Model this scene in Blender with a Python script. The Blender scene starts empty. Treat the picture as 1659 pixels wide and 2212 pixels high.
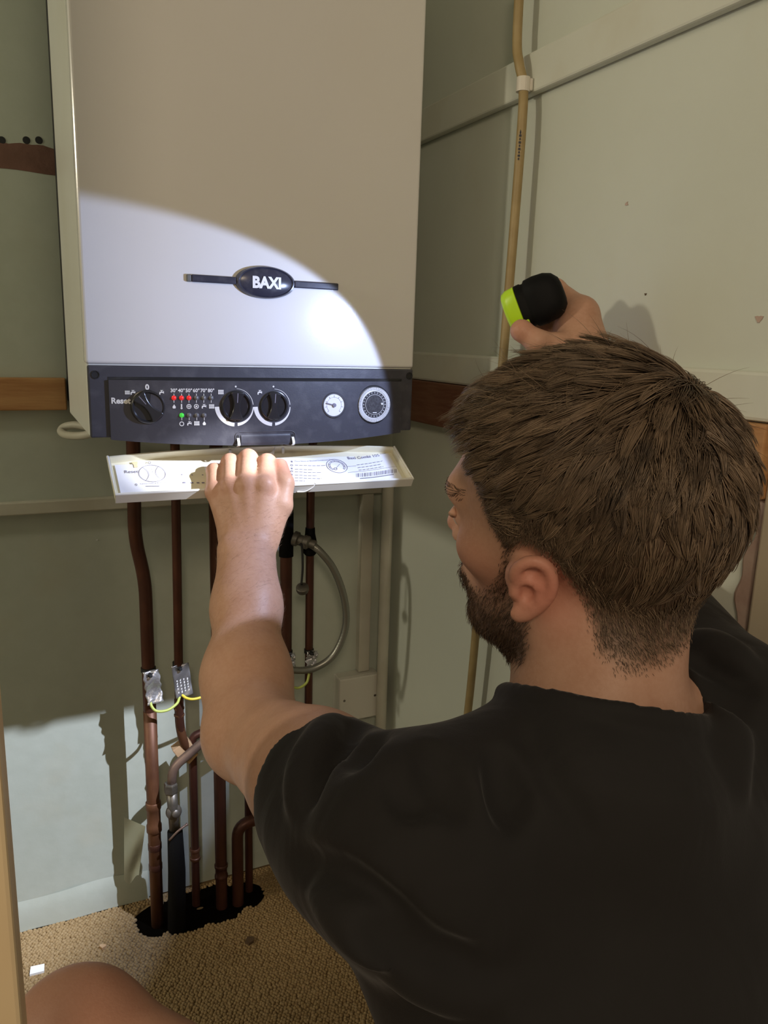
import bpy, math, random
import numpy as np
from mathutils import Vector, Matrix

random.seed(7); RNG = np.random.default_rng(7)
scene = bpy.context.scene
COL = scene.collection

# ------------------------------------------------------------------ camera
CAM = np.array([-0.0928, -1.0379, 1.0778])
YAW, PITCH, ROLL, FPX = 0.4523, 0.2154, 0.0305, 1700.5
_f = np.array([math.sin(YAW)*math.cos(PITCH), math.cos(YAW)*math.cos(PITCH), -math.sin(PITCH)])
_r0 = np.array([math.cos(YAW), -math.sin(YAW), 0.0]); _u0 = np.cross(_r0, _f)
_r = _r0*math.cos(ROLL) + _u0*math.sin(ROLL); _u = -_r0*math.sin(ROLL) + _u0*math.cos(ROLL)
cam_data = bpy.data.cameras.new('camera'); cam = bpy.data.objects.new('camera', cam_data); COL.objects.link(cam)
cam.matrix_world = Matrix(((_r[0], _u[0], -_f[0], CAM[0]), (_r[1], _u[1], -_f[1], CAM[1]), (_r[2], _u[2], -_f[2], CAM[2]), (0, 0, 0, 1)))
cam_data.sensor_fit = 'HORIZONTAL'; cam_data.sensor_width = 36.0; cam_data.lens = FPX/1659.0*36.0
cam_data.clip_start = 0.02; cam_data.clip_end = 50
scene.camera = cam

# ------------------------------------------------------------------ world, hall lamps, exposure
world = bpy.data.worlds.new('world'); scene.world = world; world.use_nodes = True
bg = world.node_tree.nodes['Background']; bg.inputs[0].default_value = (1.0, 0.86, 0.68, 1); bg.inputs[1].default_value = 0.27

def area_lamp(name, loc, target, size, watts, color):
    d = bpy.data.lights.new(name, 'AREA'); d.energy = watts; d.color = color; d.shape = 'DISK'; d.size = size
    o = bpy.data.objects.new(name, d); COL.objects.link(o); o.location = loc
    o.rotation_euler = (Vector(target) - Vector(loc)).to_track_quat('-Z', 'Y').to_euler()
    return o
area_lamp('hall_ceiling_lamp', (-0.48, -2.1, 1.85), (0.5, -0.1, 1.2), 0.4, 10.5, (1.0, 0.80, 0.56))
area_lamp('cupboard_lamp', (-2.45, -0.16, 1.80), (0.6, -0.2, 1.2), 0.16, 16.0, (1.0, 0.89, 0.69))

TORCH = np.array([0.434, -0.258, 1.110]); TAX = np.array([-0.685, 0.603, -0.409]); TAX /= np.linalg.norm(TAX)
def torch_spot(name, axis, half_deg, blend, watts, color, radius, falloff=None):
    d = bpy.data.lights.new(name, 'SPOT'); d.energy = watts; d.color = color; d.spot_size = math.radians(2*half_deg); d.spot_blend = blend
    d.shadow_soft_size = radius
    if falloff:                                        # slower falloff than real light, added to even out near and far surfaces
        d.use_nodes = True; nt = d.node_tree; lf = nt.nodes.new('ShaderNodeLightFalloff'); lf.inputs['Strength'].default_value = 1.0
        nt.links.new(lf.outputs[falloff], nt.nodes['Emission'].inputs['Strength'])
    o = bpy.data.objects.new(name, d); COL.objects.link(o); o.location = Vector(TORCH + TAX*0.004)
    o.rotation_euler = Vector(axis).to_track_quat('-Z', 'Y').to_euler()
    return o
torch_spot('torch_spill', TAX, 40.6, 0.10, 19.0, (0.52, 0.64, 1.0), 0.004, 'Linear')
torch_spot('torch_core', (-0.695, 0.545, -0.472), 8.5, 0.9, 22.0, (0.92, 0.94, 1.0), 0.004)
torch_spot('torch_beam', (-0.48, 0.53, -0.70), 17, 0.6, 44.0, (0.88, 0.92, 1.0), 0.004, 'Constant')

vs = scene.view_settings
vs.view_transform = 'Standard'; vs.look = 'None'; vs.gamma = 1.0; vs.exposure = 0.0; vs.use_curve_mapping = False

# ------------------------------------------------------------------ picture rays -> places (a plane or a depth gives the distance)
def ray(px, py): return _f + _r*(px-829.5)/FPX - _u*(py-1106.0)/FPX
def onplane(px, py, ax, v):
    d = ray(px, py); return CAM + d*((v-CAM[ax])/d[ax])
def at(px, py, depth): return CAM + ray(px, py)*depth
def rad(px, depth): return px*depth/FPX

# ------------------------------------------------------------------ object helpers
def thing(name, label, cat, loc=(0, 0, 0), group=None):
    o = bpy.data.objects.new(name, None); COL.objects.link(o); o.location = loc; o.empty_display_size = 0.02
    o['label'] = label; o['category'] = cat
    if group: o['group'] = group
    return o
def tag(o, label, cat, group=None):
    o['label'] = label; o['category'] = cat
    if group: o['group'] = group
    return o
def root_loc(o):
    v = np.zeros(3)
    while o is not None:
        v += np.array(o.location); o = o.parent
    return v
def mesh_from(name, V, F):
    me = bpy.data.meshes.new(name)
    if isinstance(F, np.ndarray):
        n = F.shape[1]; V = np.asarray(V, dtype=np.float32)
        me.vertices.add(len(V)); me.vertices.foreach_set('co', V.ravel())
        me.loops.add(F.size); me.loops.foreach_set('vertex_index', F.ravel().astype(np.int32))
        me.polygons.add(len(F)); me.polygons.foreach_set('loop_start', np.arange(0, F.size, n, dtype=np.int32))
        me.update(calc_edges=True)
    else:
        me.from_pydata([tuple(map(float, v)) for v in V], [], F); me.update()
    return me
def obj(name, geo, mat, parent=None, smooth=False, bevel=0.0, loc=None, kind=None, label=None, bseg=2):
    V, F = geo if isinstance(geo, tuple) else (geo.V, geo.F)
    base = np.zeros(3)
    if parent is not None: base = root_loc(parent)
    elif loc is not None: base = np.asarray(loc, float)
    V = np.asarray(V, float) - base
    me = mesh_from(name, V, F); me.materials.append(mat)
    if smooth: me.polygons.foreach_set('use_smooth', [True]*len(me.polygons))
    o = bpy.data.objects.new(name, me); COL.objects.link(o)
    if parent is not None: o.parent = parent
    elif loc is not None: o.location = loc
    if bevel > 0:
        m = o.modifiers.new('bevel', 'BEVEL'); m.width = bevel; m.segments = bseg; m.limit_method = 'ANGLE'; m.angle_limit = math.radians(35)
    if smooth is True and bevel == 0 and False: pass
    if kind: o['kind'] = kind
    if label: o['label'] = label
    return o
def autosmooth(o, deg=40):
    me = o.data
    me.polygons.foreach_set('use_smooth', [True]*len(me.polygons))
    try: me.set_sharp_from_angle(angle=math.radians(deg))
    except Exception: pass
    return o

def catmull(P, n=8):
    P = np.asarray(P, float); out = []
    Q = np.vstack([2*P[0]-P[1], P, 2*P[-1]-P[-2]])
    for i in range(1, len(Q)-2):
        p0, p1, p2, p3 = Q[i-1], Q[i], Q[i+1], Q[i+2]
        for k in range(n):
            t = k/n
            out.append(0.5*((2*p1)+(-p0+p2)*t+(2*p0-5*p1+4*p2-p3)*t*t+(-p0+3*p1-3*p2+p3)*t**3))
    out.append(Q[-2]); return np.array(out)
def fillet(P, rr, n=6):
    """polyline with rounded corners"""
    P = [np.asarray(p, float) for p in P]; out = [P[0]]
    for i in range(1, len(P)-1):
        a = P[i-1]-P[i]; b = P[i+1]-P[i]; la = np.linalg.norm(a); lb = np.linalg.norm(b)
        d = min(rr, la*0.49, lb*0.49); A = P[i]+a/la*d; B = P[i]+b/lb*d
        for k in range(n+1):
            t = k/n; out.append((1-t)**2*A+2*t*(1-t)*P[i]+t*t*B)
    out.append(P[-1]); return np.array(out)

class MB:
    def __init__(s): s.V = []; s.F = []
    def add(s, V, F):
        b = len(s.V); s.V += [tuple(v) for v in V]; s.F += [tuple(int(i)+b for i in f) for f in F]; return s
    def box(s, lo, hi):
        x0, y0, z0 = lo; x1, y1, z1 = hi
        return s.add([(x0,y0,z0),(x1,y0,z0),(x1,y1,z0),(x0,y1,z0),(x0,y0,z1),(x1,y0,z1),(x1,y1,z1),(x0,y1,z1)],
                     [(0,3,2,1),(4,5,6,7),(0,1,5,4),(1,2,6,5),(2,3,7,6),(3,0,4,7)])
    def obox(s, c, ex, ey, ez):
        c = np.asarray(c, float); ex, ey, ez = map(lambda e: np.asarray(e, float), (ex, ey, ez))
        V = [c+sx*ex+sy*ey+sz*ez for sz in (-1, 1) for sx, sy in ((-1,-1),(1,-1),(1,1),(-1,1))]
        F = [(0,3,2,1),(4,5,6,7),(0,1,5,4),(1,2,6,5),(2,3,7,6),(3,0,4,7)]
        if np.dot(np.cross(ex, ey), ez) < 0: F = [f[::-1] for f in F]
        return s.add(V, F)
    def tube(s, P, r, seg=16, cap=True, ripple=None):
        P = np.asarray(P, float); n = len(P); r = np.full(n, r) if np.isscalar(r) else np.asarray(r, float)
        T = np.gradient(P, axis=0); T /= np.linalg.norm(T, axis=1)[:, None]+1e-12
        a = np.array([0, 0, 1.0]) if abs(T[0][2]) < 0.9 else np.array([1.0, 0, 0])
        N = np.cross(T[0], a); N /= np.linalg.norm(N); V = []
        L = np.concatenate([[0], np.cumsum(np.linalg.norm(np.diff(P, axis=0), axis=1))])
        for i in range(n):
            N = N - T[i]*np.dot(N, T[i]); N /= np.linalg.norm(N); B = np.cross(T[i], N)
            for k in range(seg):
                th = 2*math.pi*k/seg; rr = r[i]*(ripple(L[i], th) if ripple else 1)
                V.append(P[i]+rr*(N*math.cos(th)+B*math.sin(th)))
        F = [(i*seg+k, i*seg+(k+1) % seg, (i+1)*seg+(k+1) % seg, (i+1)*seg+k) for i in range(n-1) for k in range(seg)]
        if cap: F += [tuple(range(seg))[::-1], tuple((n-1)*seg+k for k in range(seg))]
        return s.add(V, F)
    def cyl(s, a, b, r, seg=24): return s.tube([a, (np.asarray(a)+np.asarray(b))/2, b], r, seg)
    def lathe(s, c, axis, prof, seg=32):
        """prof: list of (radius, height along axis)"""
        c = np.asarray(c, float); axis = np.asarray(axis, float)/np.linalg.norm(axis)
        a = np.array([0, 0, 1.0]) if abs(axis[2]) < 0.9 else np.array([1.0, 0, 0])
        N = np.cross(axis, a); N /= np.linalg.norm(N); B = np.cross(axis, N); V = []
        for (r, h) in prof:
            for k in range(seg):
                th = 2*math.pi*k/seg; V.append(c+axis*h+max(r, 1e-6)*(N*math.cos(th)+B*math.sin(th)))
        n = len(prof)
        F = [(i*seg+k, i*seg+(k+1) % seg, (i+1)*seg+(k+1) % seg, (i+1)*seg+k) for i in range(n-1) for k in range(seg)]
        F += [tuple(range(seg))[::-1], tuple((n-1)*seg+k for k in range(seg))]
        return s.add(V, F)
    def prism(s, poly, fn, d0, d1):
        """2-D polygon (counter-clockwise) mapped by fn(x, y, depth) and extruded d0 -> d1"""
        n = len(poly)
        V = [fn(x, y, d0) for x, y in poly]+[fn(x, y, d1) for x, y in poly]
        F = [tuple(range(n))[::-1], tuple(range(n, 2*n))]+[(i, (i+1) % n, n+(i+1) % n, n+i) for i in range(n)]
        return s.add(V, F)
    def grid(s, fn, nu, nv):
        V = [fn(i/nu, j/nv) for j in range(nv+1) for i in range(nu+1)]
        F = [(j*(nu+1)+i, j*(nu+1)+i+1, (j+1)*(nu+1)+i+1, (j+1)*(nu+1)+i) for j in range(nv) for i in range(nu)]
        return s.add(V, F)
    def sphere(s, c, r, nu=16, nv=10, sc=(1, 1, 1)):
        V = []; c = np.asarray(c, float)
        for j in range(nv+1):
            ph = math.pi*j/nv
            for i in range(nu):
                th = 2*math.pi*i/nu
                V.append(c+r*np.array([sc[0]*math.sin(ph)*math.cos(th), sc[1]*math.sin(ph)*math.sin(th), sc[2]*math.cos(ph)]))
        F = [(j*nu+i, (j+1)*nu+i, (j+1)*nu+(i+1) % nu, j*nu+(i+1) % nu) for j in range(nv) for i in range(nu)]
        return s.add(V, F)

def text_poly(txt, size, align='LEFT', bold=0.0, squash=1.0):
    """flat glyph mesh of a string as (verts2d, faces)"""
    cu = bpy.data.curves.new('glyphs', 'FONT'); cu.body = txt; cu.size = size; cu.align_x = align; cu.resolution_u = 3; cu.offset = bold
    ob = bpy.data.objects.new('glyphs', cu); COL.objects.link(ob)
    dg = bpy.context.evaluated_depsgraph_get(); me = bpy.data.meshes.new_from_object(ob.evaluated_get(dg))
    V = [(v.co.x*squash, v.co.y) for v in me.vertices]; F = [tuple(p.vertices) for p in me.polygons]
    bpy.data.objects.remove(ob); bpy.data.curves.remove(cu); bpy.data.meshes.remove(me)
    return V, F

# ------------------------------------------------------------------ materials
def material(name, color, rough=0.5, metal=0.0, spec=0.5, noise=None, bump=None, coat=0.0, emit=None, sss=0.0, attr=None, sheen=0.0, stretch=None):
    """noise=(scale, colour2, amount[, low, high]); bump=(scale, strength, distance)"""
    m = bpy.data.materials.new(name); m.use_nodes = True; nt = m.node_tree; b = nt.nodes['Principled BSDF']
    c = (*color, 1.0)
    b.inputs['Base Color'].default_value = c; b.inputs['Roughness'].default_value = rough; b.inputs['Metallic'].default_value = metal
    b.inputs['Specular IOR Level'].default_value = spec; b.inputs['Coat Weight'].default_value = coat
    if sheen: b.inputs['Sheen Weight'].default_value = sheen; b.inputs['Sheen Roughness'].default_value = 0.4
    if emit: b.inputs['Emission Color'].default_value = (*emit[0], 1); b.inputs['Emission Strength'].default_value = emit[1]
    if sss:
        b.inputs['Subsurface Weight'].default_value = sss; b.inputs['Subsurface Radius'].default_value = (0.012, 0.004, 0.002); b.inputs['Subsurface Scale'].default_value = 1.0
    tc = nt.nodes.new('ShaderNodeTexCoord'); src = tc.outputs['Object']
    if stretch:
        mp = nt.nodes.new('ShaderNodeMapping'); mp.inputs['Scale'].default_value = stretch; nt.links.new(src, mp.inputs[0]); src = mp.outputs[0]
    col_out = None
    if noise:
        lst = noise if isinstance(noise, list) else [noise]
        for nz in lst:
            sc, c2, amt = nz[:3]; lo, hi = (nz[3], nz[4]) if len(nz) > 3 else (0.4, 0.65)
            n = nt.nodes.new('ShaderNodeTexNoise'); n.inputs['Scale'].default_value = sc; n.inputs['Detail'].default_value = 6; nt.links.new(src, n.inputs['Vector'])
            rp = nt.nodes.new('ShaderNodeMapRange'); rp.inputs[1].default_value = lo; rp.inputs[2].default_value = hi; rp.inputs[4].default_value = amt; nt.links.new(n.outputs['Fac'], rp.inputs[0])
            mx = nt.nodes.new('ShaderNodeMix'); mx.data_type = 'RGBA'; mx.inputs[6].default_value = c; mx.inputs[7].default_value = (*c2, 1)
            if col_out is not None: nt.links.new(col_out, mx.inputs[6])
            nt.links.new(rp.outputs[0], mx.inputs[0]); col_out = mx.outputs[2]
    if attr:   # list of (attribute name, colour)
        for an, c2 in attr:
            a = nt.nodes.new('ShaderNodeAttribute'); a.attribute_name = an
            mx = nt.nodes.new('ShaderNodeMix'); mx.data_type = 'RGBA'; mx.inputs[6].default_value = c; mx.inputs[7].default_value = (*c2, 1)
            if col_out is not None: nt.links.new(col_out, mx.inputs[6])
            nt.links.new(a.outputs['Fac'], mx.inputs[0]); col_out = mx.outputs[2]
    if col_out is not None: nt.links.new(col_out, b.inputs['Base Color'])
    if bump:
        n = nt.nodes.new('ShaderNodeTexNoise'); n.inputs['Scale'].default_value = bump[0]; n.inputs['Detail'].default_value = 5; nt.links.new(src, n.inputs['Vector'])
        bp = nt.nodes.new('ShaderNodeBump'); bp.inputs['Strength'].default_value = bump[1]; bp.inputs['Distance'].default_value = bump[2]
        nt.links.new(n.outputs['Fac'], bp.inputs['Height']); nt.links.new(bp.outputs[0], b.inputs['Normal'])
    return m

M = {}
M['sage'] = material('sage_wall_paint', (0.49, 0.525, 0.455), 0.55, noise=[(3.0, (0.45, 0.48, 0.405), 0.8), (40.0, (0.54, 0.57, 0.50), 0.3), (9.0, (0.50, 0.48, 0.37), 0.35, 0.58, 0.75)], bump=(28, 0.12, 0.006))
M['cream_wall'] = material('cream_wall_paint', (0.62, 0.655, 0.58), 0.5, noise=[(2.5, (0.57, 0.60, 0.52), 0.8), (7.0, (0.58, 0.56, 0.45), 0.3, 0.6, 0.75)], bump=(20, 0.12, 0.006))
M['batten_paint'] = material('cream_batten_paint', (0.64, 0.66, 0.58), 0.5, noise=[(8.0, (0.58, 0.56, 0.45), 0.6, 0.52, 0.72)], bump=(35, 0.15, 0.005))
M['rail_brown'] = material('stained_rail_wood', (0.15, 0.058, 0.032), 0.6, noise=[(14.0, (0.20, 0.10, 0.055), 0.7)], stretch=(1, 1, 8), bump=(30, .2, .003))
M['rail_orange'] = material('orange_pine_wood', (0.47, 0.25, 0.10), 0.55, noise=[(10.0, (0.36, 0.16, 0.055), 0.8)], stretch=(1, 1, 9), bump=(30, .2, .003))
M['rail_red'] = material('bare_red_plaster', (0.20, 0.10, 0.075), 0.8, noise=[(14.0, (0.14, 0.07, 0.05), 0.8)], bump=(60, .3, .004))
M['jamb'] = material('varnished_pine_jamb', (0.88, 0.70, 0.43), 0.5, noise=[(7.0, (0.80, 0.58, 0.32), 0.6)], stretch=(4, 4, .5), bump=(25, .1, .004))
M['jamb_cream'] = material('cream_gloss_jamb', (0.62, 0.54, 0.40), 0.45, noise=[(8.0, (0.50, 0.42, 0.29), 0.5)], stretch=(2, 2, .4))
M['carpet'] = material('beige_loop_carpet', (0.32, 0.215, 0.105), 0.95, spec=0.1, noise=[(5.0, (0.24, 0.155, 0.07), 0.8), (160.0, (0.40, 0.29, 0.16), 0.6)], bump=(300, .4, .003))
M['boiler_white'] = material('white_powder_coat', (0.72, 0.705, 0.69), 0.19, spec=0.5, noise=[(4.0, (0.70, 0.68, 0.65), 0.6)], bump=(320, 0.035, 0.001))
M['boiler_side'] = material('aged_white_side', (0.70, 0.70, 0.65), 0.4, noise=[(4.0, (0.64, 0.63, 0.55), 0.6)])
M['panel'] = material('slate_black_plastic', (0.050, 0.050, 0.064), 0.42, spec=0.5, noise=[(60.0, (0.085, 0.085, 0.10), 0.7, 0.5, 0.7)], bump=(500, .12, .0008))
M['knob'] = material('glossy_black_knob', (0.022, 0.022, 0.026), 0.22, spec=0.6)
M['slot'] = material('dark_slot', (0.012, 0.012, 0.014), 0.6)
M['print_white'] = material('white_print', (0.82, 0.82, 0.82), 0.6)
M['print_black'] = material('black_print', (0.04, 0.04, 0.05), 0.7)
M['print_grey'] = material('grey_print', (0.20, 0.19, 0.24), 0.7)
M['badge'] = material('navy_badge_plastic', (0.035, 0.036, 0.055), 0.25, noise=[(90.0, (0.07, 0.07, 0.09), 0.6, 0.5, 0.7)])
M['badge_grey'] = material('grey_badge_end', (0.13, 0.13, 0.12), 0.5)
M['flap_plastic'] = material('cream_flap_plastic', (0.78, 0.75, 0.60), 0.4, noise=[(8.0, (0.72, 0.67, 0.47), 0.7)])
M['flap_white'] = material('white_flap_rim', (0.76, 0.75, 0.70), 0.38)
M['paper'] = material('label_paper', (0.80, 0.80, 0.84), 0.7, bump=(30, .1, .003))
M['paper_stain'] = material('stained_paper', (0.72, 0.62, 0.38), 0.8)
M['led_red'] = material('lit_red_led', (0.7, 0.02, 0.02), 0.3, emit=((1, 0.03, 0.03), 0.35))
M['led_green'] = material('lit_green_led', (0.05, 0.6, 0.05), 0.3, emit=((0.1, 1, 0.1), 0.3))
M['led_off'] = material('clear_grey_led', (0.16, 0.16, 0.17), 0.2)
M['glass_face'] = material('gauge_face_white', (0.78, 0.78, 0.80), 0.35)
M['chrome'] = material('chrome_rim', (0.55, 0.55, 0.56), 0.25, metal=1.0)
M['timer_ring'] = material('timer_tappet_white', (0.66, 0.66, 0.67), 0.4)
M['timer_dark'] = material('timer_smoked_dial', (0.05, 0.05, 0.055), 0.2, noise=[(300.0, (0.10, 0.10, 0.11), 0.6)])
M['copper_dark'] = material('aged_brown_copper', (0.080, 0.030, 0.020), 0.42, metal=0.45, noise=[(22.0, (0.135, 0.050, 0.029), 0.8), (70.0, (0.07, 0.028, 0.02), 0.6)], stretch=(1, 1, .35))
M['copper'] = material('tarnished_copper', (0.145, 0.058, 0.027), 0.5, metal=0.35, noise=[(18.0, (0.085, 0.034, 0.018), 0.8), (60.0, (0.20, 0.09, 0.042), 0.5)], stretch=(1, 1, .4))
M['copper_grey'] = material('dull_grey_copper', (0.24, 0.16, 0.125), 0.45, metal=0.5, noise=[(40.0, (0.14, 0.10, 0.085), 0.8)])
M['brass_grey'] = material('dull_grey_brass', (0.21, 0.19, 0.165), 0.42, metal=0.7, noise=[(60.0, (0.11, 0.10, 0.085), 0.8)])
M['lagging'] = material('black_lagging', (0.006, 0.0055, 0.005), 0.95, spec=0.15)
M['steel_braid'] = material('braided_steel', (0.30, 0.30, 0.27), 0.38, metal=0.8)
M['foil'] = material('crinkled_foil_tag', (0.62, 0.62, 0.66), 0.28, metal=0.75, bump=(120, .6, .003))
M['tin_tag'] = material('stamped_tin_tag', (0.33, 0.33, 0.36), 0.35, metal=0.7, bump=(90, .3, .002))
M['wire'] = material('green_yellow_wire', (0.50, 0.58, 0.13), 0.45)
M['wire_y'] = material('yellow_wire', (0.78, 0.62, 0.06), 0.45)
M['pvc_white'] = material('aged_white_pvc', (0.56, 0.54, 0.46), 0.5, noise=[(14.0, (0.46, 0.43, 0.34), 0.6)])
M['pvc_box'] = material('switch_box_plastic', (0.60, 0.585, 0.52), 0.42)
M['pipe_ochre'] = material('ochre_plastic_pipe', (0.37, 0.275, 0.125), 0.5, noise=[(30.0, (0.29, 0.205, 0.085), 0.7)])
M['clip_white'] = material('white_pipe_clip', (0.70, 0.66, 0.58), 0.5)
M['rubber'] = material('black_rubber', (0.015, 0.015, 0.016), 0.6)
M['torch_black'] = material('soft_black_torch', (0.006, 0.006, 0.0065), 0.6, spec=0.12, bump=(400, .15, .001))
M['torch_green'] = material('fluorescent_green_plastic', (0.50, 0.80, 0.02), 0.35)
M['torch_lens'] = material('torch_lens', (0.9, 0.9, 0.95), 0.1, emit=((0.9, 0.95, 1.0), 6.0))
M['dirt'] = material('dried_dirt', (0.10, 0.06, 0.03), 0.9)
M['raw_wood'] = material('split_raw_wood', (0.52, 0.34, 0.19), 0.7, noise=[(30.0, (0.36, 0.20, 0.09), 0.7)])
M['plaster_pink'] = material('flaking_pink_plaster', (0.44, 0.31, 0.26), 0.9, noise=[(25.0, (0.54, 0.43, 0.36), 0.8)], bump=(70, .4, .004))
M['gap_dark'] = material('painted_gap_dark', (0.004, 0.003, 0.002), 1.0, spec=0.0)

# ================================================================== the room shell
YB, XR = 0.36, 0.60          # back wall, right wall
def structure(name, geo, mat, **k):
    o = obj(name, geo, mat, **k); o['kind'] = 'structure'; return o
structure('floor', MB().box((-2.96, -2.6, -0.06), (1.0, 0.42, -0.004)), M['carpet'])
structure('wall_back', MB().box((-2.90, YB, 0), (0.66, YB+0.06, 2.35)), M['sage'])
structure('wall_right', MB().box((XR, -0.60, 0), (XR+0.06, YB, 2.35)), M['cream_wall'])
structure('wall_left', MB().box((-2.96, -0.55, 0), (-2.90, YB, 2.35)), M['sage'])
structure('ceiling', MB().box((-2.96, -0.60, 2.35), (0.66, YB+0.06, 2.40)), M['batten_paint'])
structure('wall_front', MB().box((-2.90, -0.55, 0), (-0.20, -0.47, 2.35)).box((-0.20, -0.55, 2.03), (0.62, -0.47, 2.35)), M['cream_wall'])
structure('trim_1', MB().box((-0.20, -0.57, 0), (-0.108, -0.455, 2.03)), M['jamb'], bevel=0.003)          # left door jamb
structure('trim_2', MB().box((0.590, -0.62, 0), (0.66, -0.505, 2.03)), M['jamb_cream'], bevel=0.003)      # right door jamb
structure('trim_3', MB().box((-0.70, YB-0.022, 0.951), (0.0, YB, 1.002)), M['rail_orange'], bevel=0.002)   # shelf rail behind the boiler
g = MB().grid(lambda u, v: (-0.70+u*0.72, YB-0.0005-0.002*math.sin(math.pi*v)**0.5, 1.312+0.0012*math.sin(u*37)*(1-v)+v*(0.039+0.0012*math.sin(u*61+1)+0.001*math.sin(u*140))), 90, 4)
structure('trim_4', g, M['rail_red'], smooth=True)                                                      # scar of a removed rail
structure('trim_5', MB().box((XR-0.020, -0.30, 0.934), (XR, YB-0.001, 1.008)), M['rail_brown'], bevel=0.002)   # rail on the right wall
structure('trim_6', MB().box((XR-0.021, -0.505, 0.932), (XR, -0.301, 1.007)), M['rail_orange'], bevel=0.002)
structure('trim_7', MB().box((XR-0.012, -0.505, 1.0085), (XR, YB-0.001, 1.058)), M['batten_paint'], bevel=0.004)
structure('trim_8', MB().box((XR-0.014, -0.505, 1.413), (XR, YB-0.001, 1.466)), M['batten_paint'], bevel=0.003)
# torn plaster strip beside the right jamb
g = MB().grid(lambda u, v: (XR-0.001-0.003*(u > 0.02)*(u < 0.98), -0.504+u*(0.020+0.004*math.sin(v*31)+0.003*math.sin(v*83+2)+0.006*math.sin(v*11)), 0.30+v*0.63), 6, 90)
structure('trim_9', g, M['plaster_pink'])
structure('baseboard_back', MB().grid(lambda u, v: (-0.70+u*0.80, YB-0.001-(0.0045*(1-v**4)+0.001*math.sin(u*40)), v*(0.062+0.003*math.sin(u*23))), 60, 6), M['sage'], smooth=True)
# holes left above the scar
for k, px in enumerate((4, 57, 84)):
    p = onplane(px, 303, 1, YB)
    o = structure('wall_hole', MB().lathe((p[0], YB-0.0004, p[2]), (0, -1, 0), [(0.0055, 0), (0.005, 0.0004), (0.0, 0.0005)], 14), M['slot'])
# paint chips on walls
for (px, py, ax, v, s, mt) in [(209, 1166, 1, YB, 0.0018, 'print_white'), (1640, 690, 0, XR, 0.005, 'plaster_pink'), (1355, 440, 0, XR, 0.003, 'plaster_pink'), (1395, 636, 0, XR, 0.0018, 'dirt')]:
    p = onplane(px, py, ax, v); n = np.zeros(3); n[ax] = -1
    poly = [(s*(0.7+0.5*math.sin(3*a+px))*math.cos(a), s*(1+0.4*math.cos(2*a))*math.sin(a)) for a in np.linspace(0, 2*math.pi, 12, endpoint=False)]
    fn = (lambda x, y, d, p=p: (p[0]+x, p[1]-d, p[2]+y)) if ax == 1 else (lambda x, y, d, p=p: (p[0]-d, p[1]-x, p[2]+y))
    structure('paint_chip', MB().prism(poly, fn, 0.0002, 0.0008), M[mt])
# loop pile of the carpet near the wall
def pile():
    P = []; pit = 0.0062
    j = 0; y = -0.46
    while y < YB-0.005:
        x = -0.42+(j % 2)*pit/2
        while x < 0.585:
            if not (0.06 < x < 0.31 and 0.235 < y < 0.345 and math.hypot((x-0.185)/0.125, (y-0.292)/0.058) < 1+0.12*math.sin(x*90)):
                P.append((x, y))
            x += pit
        y += pit*0.8; j += 1
    P = np.array(P); n = len(P); P = P+RNG.normal(0, 0.0007, P.shape); R = pit*0.62*RNG.uniform(0.85, 1.15, n); H = 0.0045*RNG.uniform(0.75, 1.3, n)
    ang = np.arange(6)*math.pi/3
    ring = lambda s, h: np.stack([P[:, None, 0]+R[:, None]*s*np.cos(ang), P[:, None, 1]+R[:, None]*s*np.sin(ang), np.repeat(((H*h)-0.004)[:, None], 6, 1)], 2)
    V = np.concatenate([ring(1.0, 0), ring(0.8, 0.72), np.stack([P[:, 0], P[:, 1], H-0.004], 1)[:, None, :]], 1)
    b = (np.arange(n)*13)[:, None, None]
    k = np.arange(6); q = np.stack([k, (k+1) % 6, 6+(k+1) % 6, 6+k], 1)[None]+b
    t = np.stack([6+k, 6+(k+1) % 6, np.full(6, 12)], 1)[None]+b
    tri = np.concatenate([q[:, :, [0, 1, 2]].reshape(-1, 3), q[:, :, [0, 2, 3]].reshape(-1, 3), t.reshape(-1, 3)])
    o = obj('carpet_pile', (V.reshape(-1, 3), tri), M['carpet'], smooth=True)
    o['kind'] = 'stuff'; tag(o, 'nubby beige loop pile of the cupboard carpet', 'carpet')
pile()
# flat sheet for the floor gap round the pipes, its shade painted near-black
g = MB().grid(lambda u, v: (0.185+(0.05+0.95*v)*0.128*math.cos(u*2*math.pi), 0.292+(0.05+0.95*v)*0.060*math.sin(u*2*math.pi), -0.0035), 40, 3)
structure('floor_gap', g, M['gap_dark'])

# ================================================================== the boiler
BZ0, BZ1, BT = 0.949, 1.038, 1.73       # bottom, top of control panel, top of casing
boiler = thing('boiler', 'white wall-hung combination boiler with dark control panel and open drop-down flap', 'boiler', (0.225, 0.15, 0.0))
obj('casing', MB().box((0.001, 0.0, BZ0), (0.449, 0.302, BT)), M['boiler_side'], boiler, bevel=0.003)
# front cover: rolled edges, slightly proud, ends above the control panel
obj('front_cover', MB().box((0.0, -0.004, BZ1+0.0005), (0.45, 0.016, BT+0.002)), M['boiler_white'], boiler, bevel=0.0035, bseg=3)
obj('bracket_gap_shade', MB().box((0.003, 0.302, 0.965), (0.447, YB-0.0005, 1.70)), M['slot'], boiler)  # bracket made full width and dark, standing in for shade behind the casing
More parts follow.
